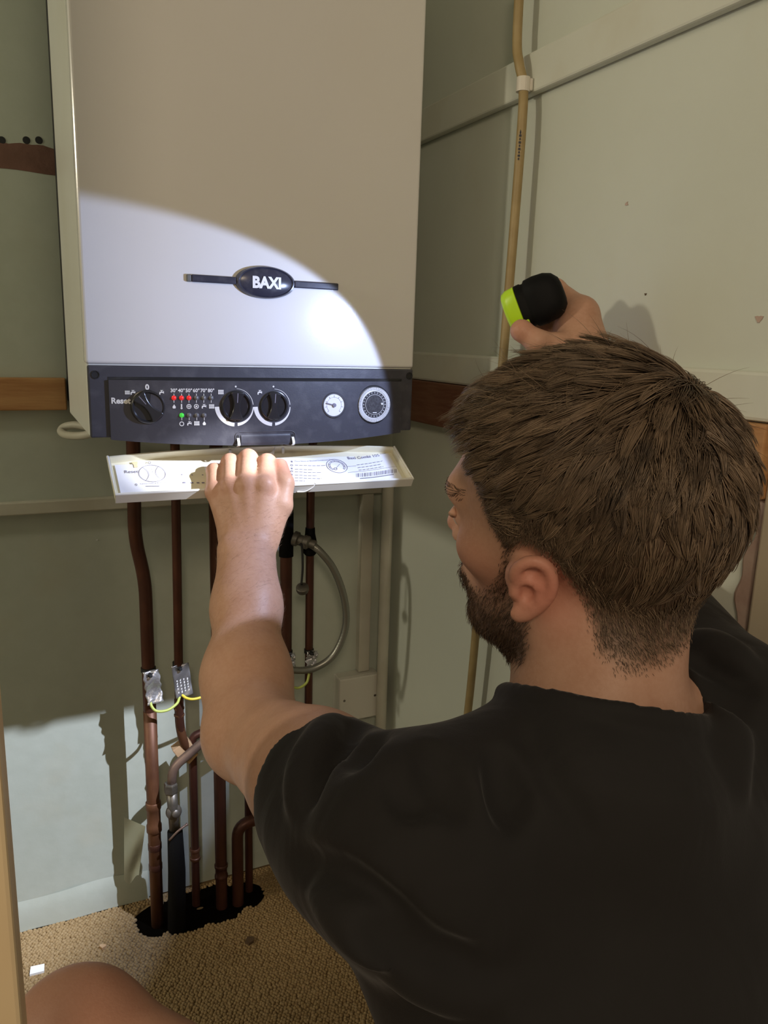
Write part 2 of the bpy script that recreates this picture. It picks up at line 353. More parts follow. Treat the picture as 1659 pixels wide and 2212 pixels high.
# ---- control panel
FX0, FX1, FXC, FXH = 0.0255, 0.4305, 0.228, 0.2025
def bow(x): return 0.014*(1-((x-FXC)/FXH)**2)
def yf(x, z=0): return -0.0085-bow(x)
def zb(x): return 0.9455-0.0105*(1-((x-FXC)/FXH)**2)
ZT = 1.0195
panel = obj('control_panel', MB().box((0.002, -0.0055, BZ0-0.001), (0.449, 0.02, BZ1-0.0012)), M['panel'], boiler, bevel=0.002)
g = MB(); NX, NZ = 60, 10
def fas(u, v): 
    x = FX0+u*(FX1-FX0); return (x, yf(x), zb(x)+v*(ZT-zb(x)))
g.grid(fas, NX, NZ)
def rim(lst, nm):
    n = len(lst); V = list(lst)+[(p[0], -0.004, p[2]) for p in lst]
    g.add(V, [(i, n+i, n+i+1, i+1) for i in range(n-1)])
rim([fas(i/NX, 0) for i in range(NX+1)], 'b'); rim([fas(1-i/NX, 1) for i in range(NX+1)], 't')
rim([fas(0, 1-i/NZ) for i in range(NZ+1)], 'l'); rim([fas(1, i/NZ) for i in range(NZ+1)], 'r')
fo = obj('fascia', g, M['panel'], boiler); autosmooth(fo, 45)
# dark reveal above the fascia
obj('fascia_reveal', MB().grid(lambda u, v: (FX0+u*(FX1-FX0), -0.0060-0.6*bow(FX0+u*(FX1-FX0))*(1-v), ZT+0.0002+v*0.0035), 40, 1), M['slot'], boiler)
for x, z in ((0.011, 1.0255), (0.443, 1.0275)):
    s = obj('screw_recess', MB().lathe((x, -0.0052, z), (0, -1, 0), [(0.0052, 0), (0.0052, 0.0012), (0.0042, 0.0013), (0.0038, 0.0006), (0.0, 0.0005)], 22), M['slot'], boiler)
    autosmooth(s)
def onface(x, z, d=0.0): return (x, yf(x)-d, z)
def fpx(px, py):
    """point of the fascia under a picture point"""
    y = -0.012
    for _ in range(4):
        p = onplane(px, py, 1, y); y = yf(p[0])
    return p[0], p[2]
# ---- printed markings: everything flat and white
prt = MB()
def put_text(txt, px, py, size, align='CENTER', bold=0.0002, squash=1.0):
    x0, z0 = fpx(px, py); V, F = text_poly(txt, size, align, bold, squash)
    prt.add([onface(x0+a, z0+b, 0.0004) for a, b in V], F)
def put_poly(px, py, poly, s=1.0):
    x0, z0 = fpx(px, py); prt.prism(poly, lambda x, y, d: onface(x0+x*s, z0+y*s, d), 0.0002, 0.0005)
def put_arc(px, py, r0, r1f, a0, a1, n=26):
    x0, z0 = fpx(px, py); V = []; F = []
    for k in range(n+1):
        a = math.radians(a0+(a1-a0)*k/n); r1 = r1f(k/n)
        V += [onface(x0+r0*math.cos(a), z0+r0*math.sin(a), 0.0004), onface(x0+r1*math.cos(a), z0+r1*math.sin(a), 0.0004)]
    F = [(2*k, 2*k+1, 2*k+3, 2*k+2) for k in range(n)]
    prt.add(V, F)
def rect(x0, y0, x1, y1): return [(x0, y0), (x1, y0), (x1, y1), (x0, y1)]
def circ(r, n=16, cx=0, cy=0): return [(cx+r*math.cos(2*math.pi*k/n), cy+r*math.sin(2*math.pi*k/n)) for k in range(n)]
def tap_icon(px, py, s=1.0):
    for q in ([(-3.5, -3), (-1.8, -3), (-1.8, -0.5), (-3.5, -0.5)], [(-3.5, -0.5), (3.4, -0.5), (3.4, 1.3), (-2.6, 1.3)], rect(-0.5, 1.3, 0.7, 2.8), rect(-1.9, 2.8, 2.3, 3.6), rect(2.4, -1.4, 3.4, 2.0)):
        put_poly(px, py, q, 0.00088*s)
def rad_icon(px, py, s=1.0):
    for k in range(4): put_poly(px, py, rect(-3.6+k*1.95, -3, -2.3+k*1.95, 3.2), 0.00088*s)
    put_poly(px, py, rect(-3.9, -2.2, 3.9, -1.6), 0.00088*s); put_poly(px, py, rect(-3.9, 1.9, 3.9, 2.5), 0.00088*s)
def flame_icon(px, py, s=1.0):
    put_poly(px, py, [(-1.6, -2.8), (1.6, -2.8), (2.3, -1.2), (1.8, 0.6), (0.9, 1.4), (0.1, 3.2), (-0.7, 1.6), (-1.9, 0.3), (-2.3, -1.2)], 0.0009*s)
def ring_icon(px, py, kind):
    put_arc(px, py, 0.0022, lambda t: 0.0031, 0, 360)
    if kind == 'fan':
        put_poly(px, py, rect(-0.3, -2.4, 0.3, 2.4), 0.001); put_poly(px, py, rect(-2.4, -0.3, 2.4, 0.3), 0.001); put_poly(px, py, circ(1.0, 10), 0.001)
    elif kind == 'pump': put_poly(px, py, [(-1.6, -1.0), (1.6, -1.0), (0, 1.7)], 0.001)
put_text('0', 318, 841.5, 0.0092, bold=0.0004); put_text('Reset', 282, 871.5, 0.0100, 'RIGHT', bold=0.00035, squash=1.0)
rad_icon(275, 848, 0.85); tap_icon(287, 848, 0.95); tap_icon(349, 848, 0.95); rad_icon(477, 847, 1.05); tap_icon(561, 848, 1.0)
LED1 = [(375.5, 859.5), (392, 859.5), (408, 859.5), (424, 859.5), (440, 859.5), (456, 859.5)]
LED2 = [(392.5, 897), (408.5, 897), (425, 897), (441, 897)]
for (px, py), t in zip(LED1, ('30°', '40°', '50°', '60°', '70°', '80°')):
    put_text(t, px, py-12.5, 0.0062, bold=0.00018); put_poly(px, py-6.5, rect(-.35, -1.6, .35, 1.6), 0.001); put_poly(px, py+7, rect(-.35, -2, .35, 2), 0.001)
for px, py in LED2: put_poly(px, py+7.5, rect(-.35, -2, .35, 2), 0.001)
flame_icon(376, 878); put_poly(392, 878, circ(1.3, 12, 0, -2.2), 0.001); put_poly(392, 878, rect(-0.8, -2, 0.8, 3.2), 0.001)
ring_icon(408, 878, 'fan'); ring_icon(424, 878, 'pump'); tap_icon(440.5, 878, 0.95); rad_icon(457, 878, 1.0)
put_arc(392.5, 915.5, 0.0020, lambda t: 0.0030, 0, 360); tap_icon(409, 915, 0.9); rad_icon(425, 914.5, 1.0); flame_icon(441, 914)
for (kx, ky) in ((510, 877), (591.5, 877)):
    put_poly(kx-1, ky-42, circ(1.2, 14), 0.001)
    put_arc(kx, ky, 0.0222, lambda t: 0.0280-0.0012*t, 182, 264); put_arc(kx, ky, 0.0222, lambda t: 0.0262-0.0030*t, 274, 356); put_arc(kx, ky, 0.0222, lambda t: 0.0230-0.0004*t, 4, 88)
obj('markings', prt, M['print_white'], boiler, label='white printed symbols and lettering on the control panel')
# ---- indicator lights
for i, (px, py) in enumerate(LED1+LED2):
    x, z = fpx(px, py); mt = M['led_red'] if i < 3 else M['led_green'] if i == 6 else M['led_off']
    o = obj('indicator_light', MB().lathe(onface(x, z, -0.0005), (0, -1, 0), [(0.0030, 0), (0.0030, 0.0011), (0.0023, 0.0013), (0.0021, 0.0022), (0.0013, 0.0030), (0.0, 0.0033)], 16), mt, boiler,
            label='lit red indicator' if i < 3 else 'lit green indicator' if i == 6 else 'unlit indicator')
    autosmooth(o, 50)
# ---- knobs: a dished disc with a waisted grip bar
def knob(px, py, r, ang):
    x, z = fpx(px, py); c = np.array(onface(x, z))
    k = obj('knob', MB().lathe(c, (0, -1, 0), [(r+0.0008, -0.001), (r+0.0008, 0.0004), (r, 0.0006), (r, 0.0017), (r-0.0010, 0.0026), (r-0.0024, 0.0026), (r-0.0040, 0.0004), (0.0, 0.0002)], 48), M['knob'], boiler)
    autosmooth(k, 30)
    n = 12; L = r-0.0016; poly = []
    w = lambda t: 0.0044+0.0062*t*t
    for i in range(n+1): t = -1+2*i/n; poly.append((w(t)*min(1, math.sqrt(max(0, 1-(t*0.86)**2))*1.5), t*L))
    poly = poly+[(-a, b) for a, b in poly[::-1]]
    ca, sa = math.cos(math.radians(ang)), math.sin(math.radians(ang))
    fn = lambda a, b, d: (c[0]+a*ca-b*sa, c[1]-d, c[2]+a*sa+b*ca)
    gr = obj('grip', MB().prism(poly, fn, 0.0001, 0.0046), M['knob'], k, bevel=0.0012); autosmooth(gr, 40)
    obj('pointer', MB().prism([(-0.0005, L*0.25), (0.0005, L*0.25), (0.0005, L*0.92), (-0.0005, L*0.92)], fn, 0.0045, 0.0049), M['print_grey'], k)
knob(320, 879, 0.0208, 40); knob(510.5, 877, 0.0198, -4); knob(591.5, 877, 0.0192, -4)
# ---- pressure gauge
x, z = fpx(721, 875); c = np.array(onface(x, z))
ga = obj('pressure_gauge', MB().lathe(c, (0, -1, 0), [(0.0178, -0.002), (0.0178, 0.0012), (0.0168, 0.0024), (0.0156, 0.0024), (0.0150, 0.0008), (0.0, 0.0007)], 44), M['panel'], boiler); autosmooth(ga, 35)
obj('dial_face', MB().lathe(c, (0, -1, 0), [(0.0152, 0.0006), (0.0152, 0.0011), (0.0, 0.00112)], 44), M['glass_face'], ga)
tk = MB()
for k in range(9):
    a = math.radians(225-k*33.75); ca, sa = math.cos(a), math.sin(a)
    tk.obox(c+np.array([ca*0.0122, -0.0013, sa*0.0122]), (ca*0.0014, 0, sa*0.0014), (0, 0.0001, 0), (-sa*0.00025, 0, ca*0.00025))
for k in range(30):
    a = math.radians(225-k*9.0); a2 = math.radians(225-(k+1)*9.0); am = (a+a2)/2
    tk.obox(c+np.array([math.cos(am)*0.0108, -0.0013, math.sin(am)*0.0108]), (-math.sin(am)*0.00085, 0, math.cos(am)*0.00085), (0, 0.0001, 0), (math.cos(am)*0.00012, 0, math.sin(am)*0.00012))
obj('dial_ticks', tk, M['print_grey'], ga)
a = math.radians(166); d = np.array([math.cos(a), 0, math.sin(a)]); n = np.array([-math.sin(a), 0, math.cos(a)])
obj('needle', MB().obox(c+d*0.0055+np.array([0, -0.0022, 0]), d*0.0070, (0, 0.0003, 0), n*0.0007).lathe(c, (0, -1, 0), [(0.0028, 0.0012), (0.0026, 0.0032), (0.0, 0.0034)], 20), M['print_grey'], ga)
# ---- timer
x, z = fpx(806, 873.5); c = np.array(onface(x, z))
ti = obj('timer_dial', MB().lathe(c, (0, -1, 0), [(0.0272, -0.003), (0.0272, 0.0008), (0.0262, 0.0022), (0.0252, 0.0022), (0.0250, 0.0006), (0.0, 0.0005)], 56), M['slot'], boiler); autosmooth(ti, 35)
tp = MB()
for k in range(96):
    a = 2*math.pi*k/96; ca, sa = math.cos(a), math.sin(a)
    long = 0.0021 if not (math.radians(195) < a < math.radians(275)) else 0.0026
    tp.obox(c+np.array([ca*0.0224, -0.0030, sa*0.0224]), (ca*long, 0, sa*long), (0, 0.0022, 0), (-sa*0.00046, 0, ca*0.00046))
tp.lathe(c, (0, -1, 0), [(0.0200, 0.0006), (0.0200, 0.0042), (0.0188, 0.0046), (0.0188, 0.0006)], 56)
obj('tappet_ring', tp, M['timer_ring'], ti)
dd = obj('smoked_dial', MB().lathe(c, (0, -1, 0), [(0.0188, 0.0006), (0.0188, 0.0040), (0.0142, 0.0042), (0.0138, 0.0050), (0.0, 0.0052)], 48), M['timer_dark'], ti); autosmooth(dd, 35)
tk = MB()
for k in range(24):
    a = 2*math.pi*k/24; ca, sa = math.cos(a), math.sin(a)
    tk.obox(c+np.array([ca*0.0168, -0.0043, sa*0.0168]), (ca*0.0010, 0, sa*0.0010), (0, 0.00015, 0), (-sa*0.0003, 0, ca*0.0003))
for k in range(40):
    a = 2*math.pi*k/40; a2 = 2*math.pi*(k+1)/40; am = (a+a2)/2
    tk.obox(c+np.array([math.cos(am)*0.0141, -0.0051, math.sin(am)*0.0141]), (-math.sin(am)*0.0011, 0, math.cos(am)*0.0011), (0, 0.00015, 0), (math.cos(am)*0.0002, 0, math.sin(am)*0.0002))
tk.obox(c+np.array([0.0112, -0.0056, 0.0012]), (0.0012, 0, 0.0004), (0, 0.0008, 0), (-0.0004, 0, 0.0012)); tk.obox(c+np.array([0.0004, -0.0053, -0.0112]), (0.0030, 0, 0), (0, 0.0001, 0), (0, 0, 0.0006))
obj('dial_marks', tk, M['timer_ring'], ti)
# ---- latch recess at the bottom centre
x0, z0 = fpx(514, 945); x1, _ = fpx(632, 945)
for xx in (x0, x1):
    obj('strap_slot', MB().add([onface(xx-0.0016, 0.934, 0.0006), onface(xx+0.0016, 0.934, 0.0006), onface(xx+0.0016, 0.9475, 0.0006), onface(xx+0.0010, 0.9492, 0.0006), onface(xx-0.0010, 0.9492, 0.0006), onface(xx-0.0016, 0.9475, 0.0006)], [(0, 1, 2, 3, 4, 5)]), M['slot'], boiler)
pth = [onface(x0-0.0035, 0.9375, 0.0002), onface(x0-0.0035, 0.9500, 0.0002), onface(x0+0.001, 0.9532, 0.0002), onface((x0+x1)/2, 0.9534, 0.0002), onface(x1-0.001, 0.9532, 0.0002), onface(x1+0.0035, 0.9500, 0.0002), onface(x1+0.0035, 0.9375, 0.0002)]
obj('latch_outline', MB().tube(fillet(pth, 0.004), 0.0007, 8), M['panel'], boiler, smooth=True)
lp = MB().grid(lambda u, v: onface(x0+0.004+u*(x1-x0-0.008), zb(x0+u*(x1-x0))+0.001+v*(0.0490+0.90-zb(x0+u*(x1-x0))-0.0005), 0.0010-0.0008*abs(2*v-1)**6), 14, 8)
obj('latch_plate', lp, M['panel'], boiler, smooth=True)
# ---- badge on the cover
bc = onplane(572.5, 610.5, 1, -0.004); A_, B_ = 0.0405, 0.0205
_g = MB().lathe((0, 0, 0), (0, -1, 0), [(1.0, 0.0), (1.0, 0.003), (0.94, 0.0065), (0.90, 0.0068), (0.86, 0.0052), (0.80, 0.0062), (0.45, 0.0085), (0.0, 0.0092)], 64)
_g.V = [(bc[0]+x*A_, bc[1]+y, bc[2]+z*B_) for x, y, z in _g.V]
badge = obj('badge', _g, M['badge'], boiler)
autosmooth(badge, 40)
bar = MB(); L0 = onplane(402, 601, 1, -0.004); L1 = onplane(729, 620, 1, -0.004)
obj('badge_bar', MB().box((L0[0]+0.006, -0.0085, bc[2]-0.0046), (bc[0]-A_*0.97, -0.0035, bc[2]+0.0046)), M['badge'], badge, bevel=0.0015)
obj('badge_bar', MB().box((bc[0]+A_*0.97, -0.0085, bc[2]-0.0046), (L1[0], -0.0035, bc[2]+0.0046)), M['badge'], badge, bevel=0.0015)
obj('badge_end', MB().box((L0[0], -0.0075, bc[2]-0.0046), (L0[0]+0.0062, -0.0035, bc[2]+0.0046)), M['badge_grey'], badge, bevel=0.0015)
V, F = text_poly('BAXI', 0.0195, 'CENTER', 0.0009, 0.92)
ymax = max(b for a, b in V)
Vt = [(bc[0]+a, -0.004-0.0092+0.0004-0.0012+((a/A_)**2)*0.006, bc[2]+b-ymax/2) for a, b in V]
obj('lettering', MB().add(Vt, F), M['print_white'], badge, label='white BAXI lettering')

# ---- the drop-down flap: a shallow tray hanging open
FS = np.array([0, -0.866, -0.5]); FN = np.array([0, -0.5, 0.866]); FH = np.array([0, 0.014, 0.9115]); FL = 0.074
def fl(u, v, n=0.0): return np.array([u, 0, 0])+FH+FS*v+FN*n
FU0, FU1 = 0.0225, 0.4285
def vback(u): return -0.012*(1-((u-0.2255)/0.203)**2)
tr = MB(); NU = 40; th = 0.0022; RH = 0.0125
def wallpair(P, Q, h0, h1): pass
# floor of tray (top and bottom skins)
us = [FU0+(FU1-FU0)*i/NU for i in range(NU+1)]
def skin(n, flip):
    V = [fl(u, vback(u)+k/6*(FL-vback(u)), n) for u in us for k in range(7)]
    F = [(i*7+k, i*7+k+1, (i+1)*7+k+1, (i+1)*7+k) for i in range(NU) for k in range(6)]
    tr.add(V, [f[::-1] for f in F] if flip else F)
skin(0.0, True); skin(th, False)
def rimwall(P, inward):
    """P: list of (u, v); inward: unit (du, dv) per point"""
    n = len(P); V = []
    for (u, v), (iu, iv) in zip(P, inward):
        V += [fl(u, v, 0), fl(u, v, RH), fl(u+iu*th, v+iv*th, RH), fl(u+iu*th, v+iv*th, 0.001)]
    F = []
    for i in range(n-1):
        for k in range(3): F.append((i*4+k, i*4+k+1, (i+1)*4+k+1, (i+1)*4+k))
    tr.add(V, F)
    tr.add(V[:4], [(0, 1, 2, 3)]); tr.add(V[-4:], [(3, 2, 1, 0)])
rimwall([(u, vback(u)) for u in us], [(0, 1)]*len(us))
rimwall([(u, FL) for u in us], [(0, -1)]*len(us))
rimwall([(FU0, vback(FU0)+k/6*(FL-vback(FU0))) for k in range(7)], [(1, 0)]*7)
rimwall([(FU1, vback(FU1)+k/6*(FL-vback(FU1))) for k in range(7)], [(-1, 0)]*7)
flap = obj('flap', tr, M['flap_plastic'], boiler, label='open cream drop-down flap with instruction label inside')
# white outer lip along front and ends
lip = MB()
lip.tube([fl(FU0-0.0004, FL*0.0, RH), fl(FU0-0.0004, FL*0.5, RH), fl(FU0-0.0004, FL+0.0006, RH), fl(0.22, FL+0.0010, RH), fl(FU1+0.0004, FL+0.0006, RH), fl(FU1+0.0004, FL*0.5, RH), fl(FU1+0.0004, 0, RH)], 0.0016, 8)
lip.obox(fl((FU0+FU1)/2, FL+0.0012, RH/2), ((FU1-FU0)/2, 0, 0), FS*0.0010, FN*(RH/2))
obj('flap_lip', lip, M['flap_white'], flap)
def fpuv(px, py, n=0.004):
    d = ray(px, py); P0 = FH+FN*n; t = np.dot(P0-CAM, FN)/np.dot(d, FN); q = CAM+d*t-FH; return q[0], float(np.dot(q, FS))
# label sheet
def sheet(u, v): 
    uu = 0.030+u*0.388; vv = 0.007+v*(FL-0.0125)
    return fl(uu, vv, 0.0034+0.0009*math.sin(uu*31+vv*20)+0.0006*math.sin(uu*77+1)+0.0012*max(0, u-0.93)*14*(1-v))
obj('label_sheet', MB().grid(sheet, 60, 8), M['paper'], flap, smooth=True)
def sh(u, v, d=0.0006): return fl(u, v, 0.0034+0.0009*math.sin(u*31+v*20)+0.0006*math.sin(u*77+1)+d)
pk = MB()
def ltext(txt, px, py, size, align='LEFT', bold=0.0, tilt=0.0, target=None):
    u0, v0 = fpuv(px, py); V, F = text_poly(txt, size, align, bold)
    ct, st = math.cos(tilt), math.sin(tilt)
    (target or pk).add([sh(u0+a*ct-b*st, v0-(a*st+b*ct)) for a, b in V], F)
def lline(px0, py0, px1, py1, w=0.0004, target=None):
    a = fpuv(px0, py0); b = fpuv(px1, py1); n = 10; V = []
    for i in range(n+1):
        t = i/n; u = a[0]+(b[0]-a[0])*t; v = a[1]+(b[1]-a[1])*t; V += [sh(u, v-w), sh(u, v+w)]
    (target or pk).add(V, [(2*i, 2*i+1, 2*i+3, 2*i+2) for i in range(n)])
def larc(px, py, r, a0, a1, w=0.0003, n=30, sx=1.0):
    u0, v0 = fpuv(px, py); V = []
    for i in range(n+1):
        a = math.radians(a0+(a1-a0)*i/n)
        for rr in (r-w, r+w): V.append(sh(u0+rr*math.cos(a)*sx, v0-rr*math.sin(a)))
    pk.add(V, [(2*i, 2*i+1, 2*i+3, 2*i+2) for i in range(n)])
ltext('Baxi Combi 105 HE', 752, 991, 0.0080, 'LEFT', 0.00008, 0.05)
ltext('0', 324, 1003, 0.0080, 'CENTER'); ltext('Reset', 300, 1021, 0.0078, 'RIGHT'); ltext('0', 295, 1049, 0.0060, 'CENTER')
larc(329, 1023, 0.0165, 0, 360, 0.00035)
for sgn in (-1, 1):
    u0, v0 = fpuv(329, 1023); V = []
    for i in range(13):
        t = -1+2*i/12; uu = sgn*(0.0045+0.006*t*t)
        for w in (-0.0003, 0.0003): V.append(sh(u0+uu+w, v0+t*0.0138))
    pk.add(V, [(2*i, 2*i+1, 2*i+3, 2*i+2) for i in range(12)])
larc(329, 1017, 0.0030, 0, 360, 0.0003, 16, 0.4)
larc(728, 1006, 0.0150, 0, 360, 0.0004); larc(728, 1006, 0.0120, -45, 225, 0.0003); larc(728, 1006, 0.0100, -45, 225, 0.0003); larc(725, 1012, 0.0022, 0, 360, 0.0005)
lline(727, 1010, 734, 1002, 0.0005)
for k in range(9):
    u0, v0 = fpuv(728, 1006); a = math.radians(-40+k*32.5)
    pk.add([sh(u0+rr*math.cos(a+s), v0-rr*math.sin(a+s)) for rr in (0.0100, 0.0122) for s in (-.03, .03)], [(0, 1, 3, 2)])
lline(750, 1007, 770, 1005, 0.0002)
ltext('Flame failure or Blocked Condensate Drain', 637, 998, 0.0034, 'LEFT', 0, 0.03)
for k, (y, L_) in enumerate(((1005.5, 64), (1014, 36), (1020, 55), (1027, 46), (1033, 58), (1039, 22))):
    x0_ = 637
    for seg in range(int(L_/9)+1): lline(x0_+seg*9.5, y-seg*0.15, min(x0_+seg*9.5+7.5, x0_+L_), y-seg*0.15-0.1, 0.00045)
for k, y in enumerate((998, 1006, 1013, 1019, 1026, 1032, 1038)):
    if k % 2: larc(630, y, 0.0016, 0, 360, 0.0004, 12)
    else: lline(628.5, y, 632, y, 0.0016)
for y, x0_, x1_ in ((1003, 771, 826), (1009, 773, 822), (1014.5, 775, 828)):
    seg = x0_
    while seg < x1_: lline(seg, y-(seg-x0_)*0.12, min(seg+6.5, x1_), y-(min(seg+6.5, x1_)-x0_)*0.12, 0.00045); seg += 8.5
ltext('Central Heating & Hot Water Selector Switch', 303, 1046, 0.0031, 'LEFT', 0)
lline(315, 1050, 345, 1050, 0.0004)
random.seed(3); bx = 770.0
while bx < 856:                                                     # bar code
    w = random.choice((0.8, 0.8, 1.5, 2.2)); a = fpuv(bx, 1022-(bx-770)*0.085); b = fpuv(bx, 1030-(bx-770)*0.085); du = w*0.00055
    pk.add([sh(a[0]-du/2, a[1]), sh(a[0]+du/2, a[1]), sh(b[0]+du/2, b[1]), sh(b[0]-du/2, b[1])], [(0, 1, 2, 3)]); bx += w+random.choice((0.8, 1.4, 2))
lline(778, 1033, 850, 1026, 0.0006)
lline(752, 1020, 856, 1009, 0.0002); lline(752, 1020, 755, 1031, 0.0002)
for x in (393, 415, 438): lline(x-1.5, 1024, x+1.5, 1024, 0.0009)
for x in (398, 415, 428, 439): lline(x-3, 1041, x+3, 1041, 0.0013)
obj('label_print', pk, M['print_grey'], flap, kind='stuff', label='grey printed instructions on the flap label')
u_, v_ = fpuv(292, 1004)
obj('label_stain', MB().add([sh(u_-0.004, v_-0.006, 0.0008), sh(u_+0.004, v_-0.006, 0.0008), sh(u_+0.0025, v_+0.0015, 0.0008), sh(u_+0.003, v_+0.006, 0.0008), sh(u_-0.0022, v_+0.006, 0.0008), sh(u_-0.002, v_+0.001, 0.0008)], [(0, 5, 4, 3, 2, 1)]), M['paper_stain'], flap)
# straps holding the flap, a broken tie on the front rim
for px in (514, 632):
    xx, _ = fpx(px, 945); uu, vv = fpuv(px-1, 985)
    P = catmull([onface(xx, 0.9465, -0.004), onface(xx, 0.944, 0.0016), onface(xx, 0.934, 0.0018), fl(xx-0.001, vback(xx)-0.001, RH+0.001), fl(xx-0.001, vback(xx)+0.004, RH*0.8), fl(xx-0.001, vback(xx)+0.008, 0.004)], 5)
    st = MB(); V = []
    for p in P: V += [p+np.array([-0.0017, -0.0004, 0]), p+np.array([0.0017, -0.0004, 0]), p+np.array([0.0017, 0.0005, 0.0003]), p+np.array([-0.0017, 0.0005, 0.0003])]
    st.add(V, [(4*i+k, 4*i+(k+1) % 4, 4*i+4+(k+1) % 4, 4*i+4+k) for i in range(len(P)-1) for k in range(4)])
    obj('strap', st, M['flap_white'], flap)
obj('broken_tie', MB().tube(catmull([fl(0.255, FL+0.003, 0.002), fl(0.266, FL+0.004, 0.003), fl(0.276, FL+0.003, 0.009), fl(0.279, FL+0.001, 0.014)], 6), [0.0008]*18+[0.0013], 8), M['flap_white'], flap)
obj('catch_tab', MB().add([fl(0.225, vback(0.22)+0.012, 0.006), fl(0.243, vback(0.24)+0.013, 0.006), fl(0.247, vback(0.24)+0.002, 0.013), fl(0.240, vback(0.24)+0.009, 0.008)], [(0, 1, 2, 3)]), M['flap_white'], flap)

# ================================================================== pipework below the boiler
YP = 0.28
def pp(px, py, y=YP): return onplane(px, py, 1, y)
def pipe(name, label, pts, r, mat, group=None, fil=0.03, cat='pipe'):
    P = fillet(pts, fil); base = np.array([P[-1][0], P[-1][1], 0.0])
    t = thing(name, label, cat, base, group)
    o = obj('pipe_run', MB().tube(P, r, 18), mat, t, smooth=True); autosmooth(o, 60)
    return t
def collar(parent, c, axis, r, h, mat, name='coupling', bulge=0.0015):
    o = obj(name, MB().lathe(np.asarray(c, float)-np.asarray(axis, float)*h/2, axis, [(r-0.001, 0), (r, 0.001), (r, h*0.22), (r-bulge, h*0.27), (r-bulge, h*0.73), (r, h*0.78), (r, h-0.001), (r-0.001, h)], 22), mat, parent)
    autosmooth(o, 45); return o
def hexnut(parent, c, axis, r, h, mat, name='nut'):
    return obj(name, MB().lathe(np.asarray(c, float)-np.asarray(axis, float)*h/2, axis, [(r*0.9, 0), (r, h*0.15), (r, h*0.85), (r*0.9, h)], 6), mat, parent, bevel=0.0006)
ZI = 0.9475      # where pipes end under the boiler
R22, R15 = 0.0110, 0.0076
X1a, X1b = pp(289, 1110)[0], pp(317, 1350)[0]
zA, zB = pp(290, 1165)[2], pp(316, 1250)[2]
# 1: leftmost pipe with a swept offset
p1 = pipe('copper_pipe', 'leftmost brown copper pipe with a swept offset and a soldered coupling', [(X1a, YP-0.03, ZI), (X1a, YP, zA), (X1b, YP, zB), (X1b, YP, -0.004)], R22, M['copper_dark'], 'copper pipes', 0.05)
zc = pp(328, 1745)[2]
lo = obj('lower_run', MB().tube([(X1b, YP, pp(325, 1535)[2]), (X1b, YP, zc), (X1b, YP, -0.004)], R22+0.0004, 18), M['copper'], p1, smooth=True)
collar(p1, (X1b, YP, zc-0.018), (0, 0, 1), R22+0.0025, 0.060, M['copper'])
collar(p1, (X1b, YP, pp(328, 1830)[2]-0.02), (0, 0, 1), R22+0.0012, 0.055, M['copper_dark'])
# 2: thin pipe, bends right into a grey sloping pipe
X2 = pp(379, 1250)[0]
zb2 = pp(386, 1585)[2]; e2 = pp(412, 1640)
p2 = pipe('copper_pipe', 'thin brown copper pipe second from left, bending right at its foot', [(X2, YP-0.03, ZI), (X2, YP, zb2+0.005), (e2[0], YP+0.012, e2[2])], R15, M['copper_dark'], 'copper pipes', 0.035)
obj('lower_run', MB().tube(fillet([(X2, YP, pp(384, 1510)[2]), (X2, YP, zb2+0.005), (e2[0], YP+0.012, e2[2])], 0.035), R15+0.0004, 18), M['copper'], p2, smooth=True)
collar(p2, (X2, YP, pp(385, 1537)[2]), (0, 0, 1), R15+0.0016, 0.018, M['copper'], 'solder_collar')
# sloping grey pipe down to a valve and a lagged stub
YG = 0.254
g0 = onplane(560, 1520, 1, YG); g1 = onplane(450, 1592, 1, YG); g2 = onplane(372, 1660, 1, YG); g3 = onplane(371, 1700, 1, YG); g4 = onplane(379, 1990, 1, YG)
gv = thing('drain_pipe', 'dull grey pipe sloping down into a compression nut, valve and black lagging', 'pipe', (g4[0], YG, 0))
obj('pipe_run', MB().tube(fillet([g0, g1, g2, g3], 0.035), 0.0080, 18), M['copper_grey'], gv, smooth=True)
hexnut(gv, onplane(369, 1702, 1, YG), (0, 0, 1), 0.0125, 0.020, M['brass_grey'])
P = [onplane(371, 1712, 1, YG), onplane(374, 1755, 1, YG), onplane(377, 1790, 1, YG)]
obj('valve_body', MB().tube(P, [0.0095, 0.0090, 0.0095], 18), M['brass_grey'], gv, smooth=True)
vb = onplane(375, 1757, 1, YG-0.004)
vbody = obj('valve_head', MB().lathe(vb+np.array([0, 0.008, 0]), (0.15, -1, 0.25), [(0.011, 0), (0.014, 0.003), (0.014, 0.008), (0.011, 0.011), (0.007, 0.012), (0.007, 0.020), (0.004, 0.022)], 20), M['brass_grey'], gv); autosmooth(vbody)
obj('valve_lever', MB().tube(catmull([onplane(366, 1815, 1, YG-0.012), onplane(385, 1795, 1, YG-0.016), onplane(405, 1780, 1, YG-0.012)], 5), [0.0022]*10+[0.0034], 8), M['copper_grey'], gv, smooth=True)
obj('lagging', MB().tube([onplane(378, 1795, 1, YG), onplane(382, 1880, 1, YG), (g4[0]+0.002, YG, -0.004)], [0.0135, 0.0155, 0.0165], 18), M['lagging'], gv, smooth=True)
# 3: pipe behind the raised forearm
X3 = pp(463, 1200)[0]+0.003
p3 = pipe('copper_pipe', 'brown copper pipe passing straight down behind the raised forearm', [(X3, YP-0.03, ZI), (X3, YP, 0.86), (X3, YP, -0.004)], R22, M['copper_dark'], 'copper pipes')
collar(p3, (X3, YP, pp(480, 1892)[2]+0.012), (0, 0, 1), R22+0.0016, 0.030, M['copper_dark'])
collar(p3, (X3, YP, pp(463, 1310)[2]), (0, 0, 1), R22+0.001, 0.012, M['brass_grey'], 'clip_band')
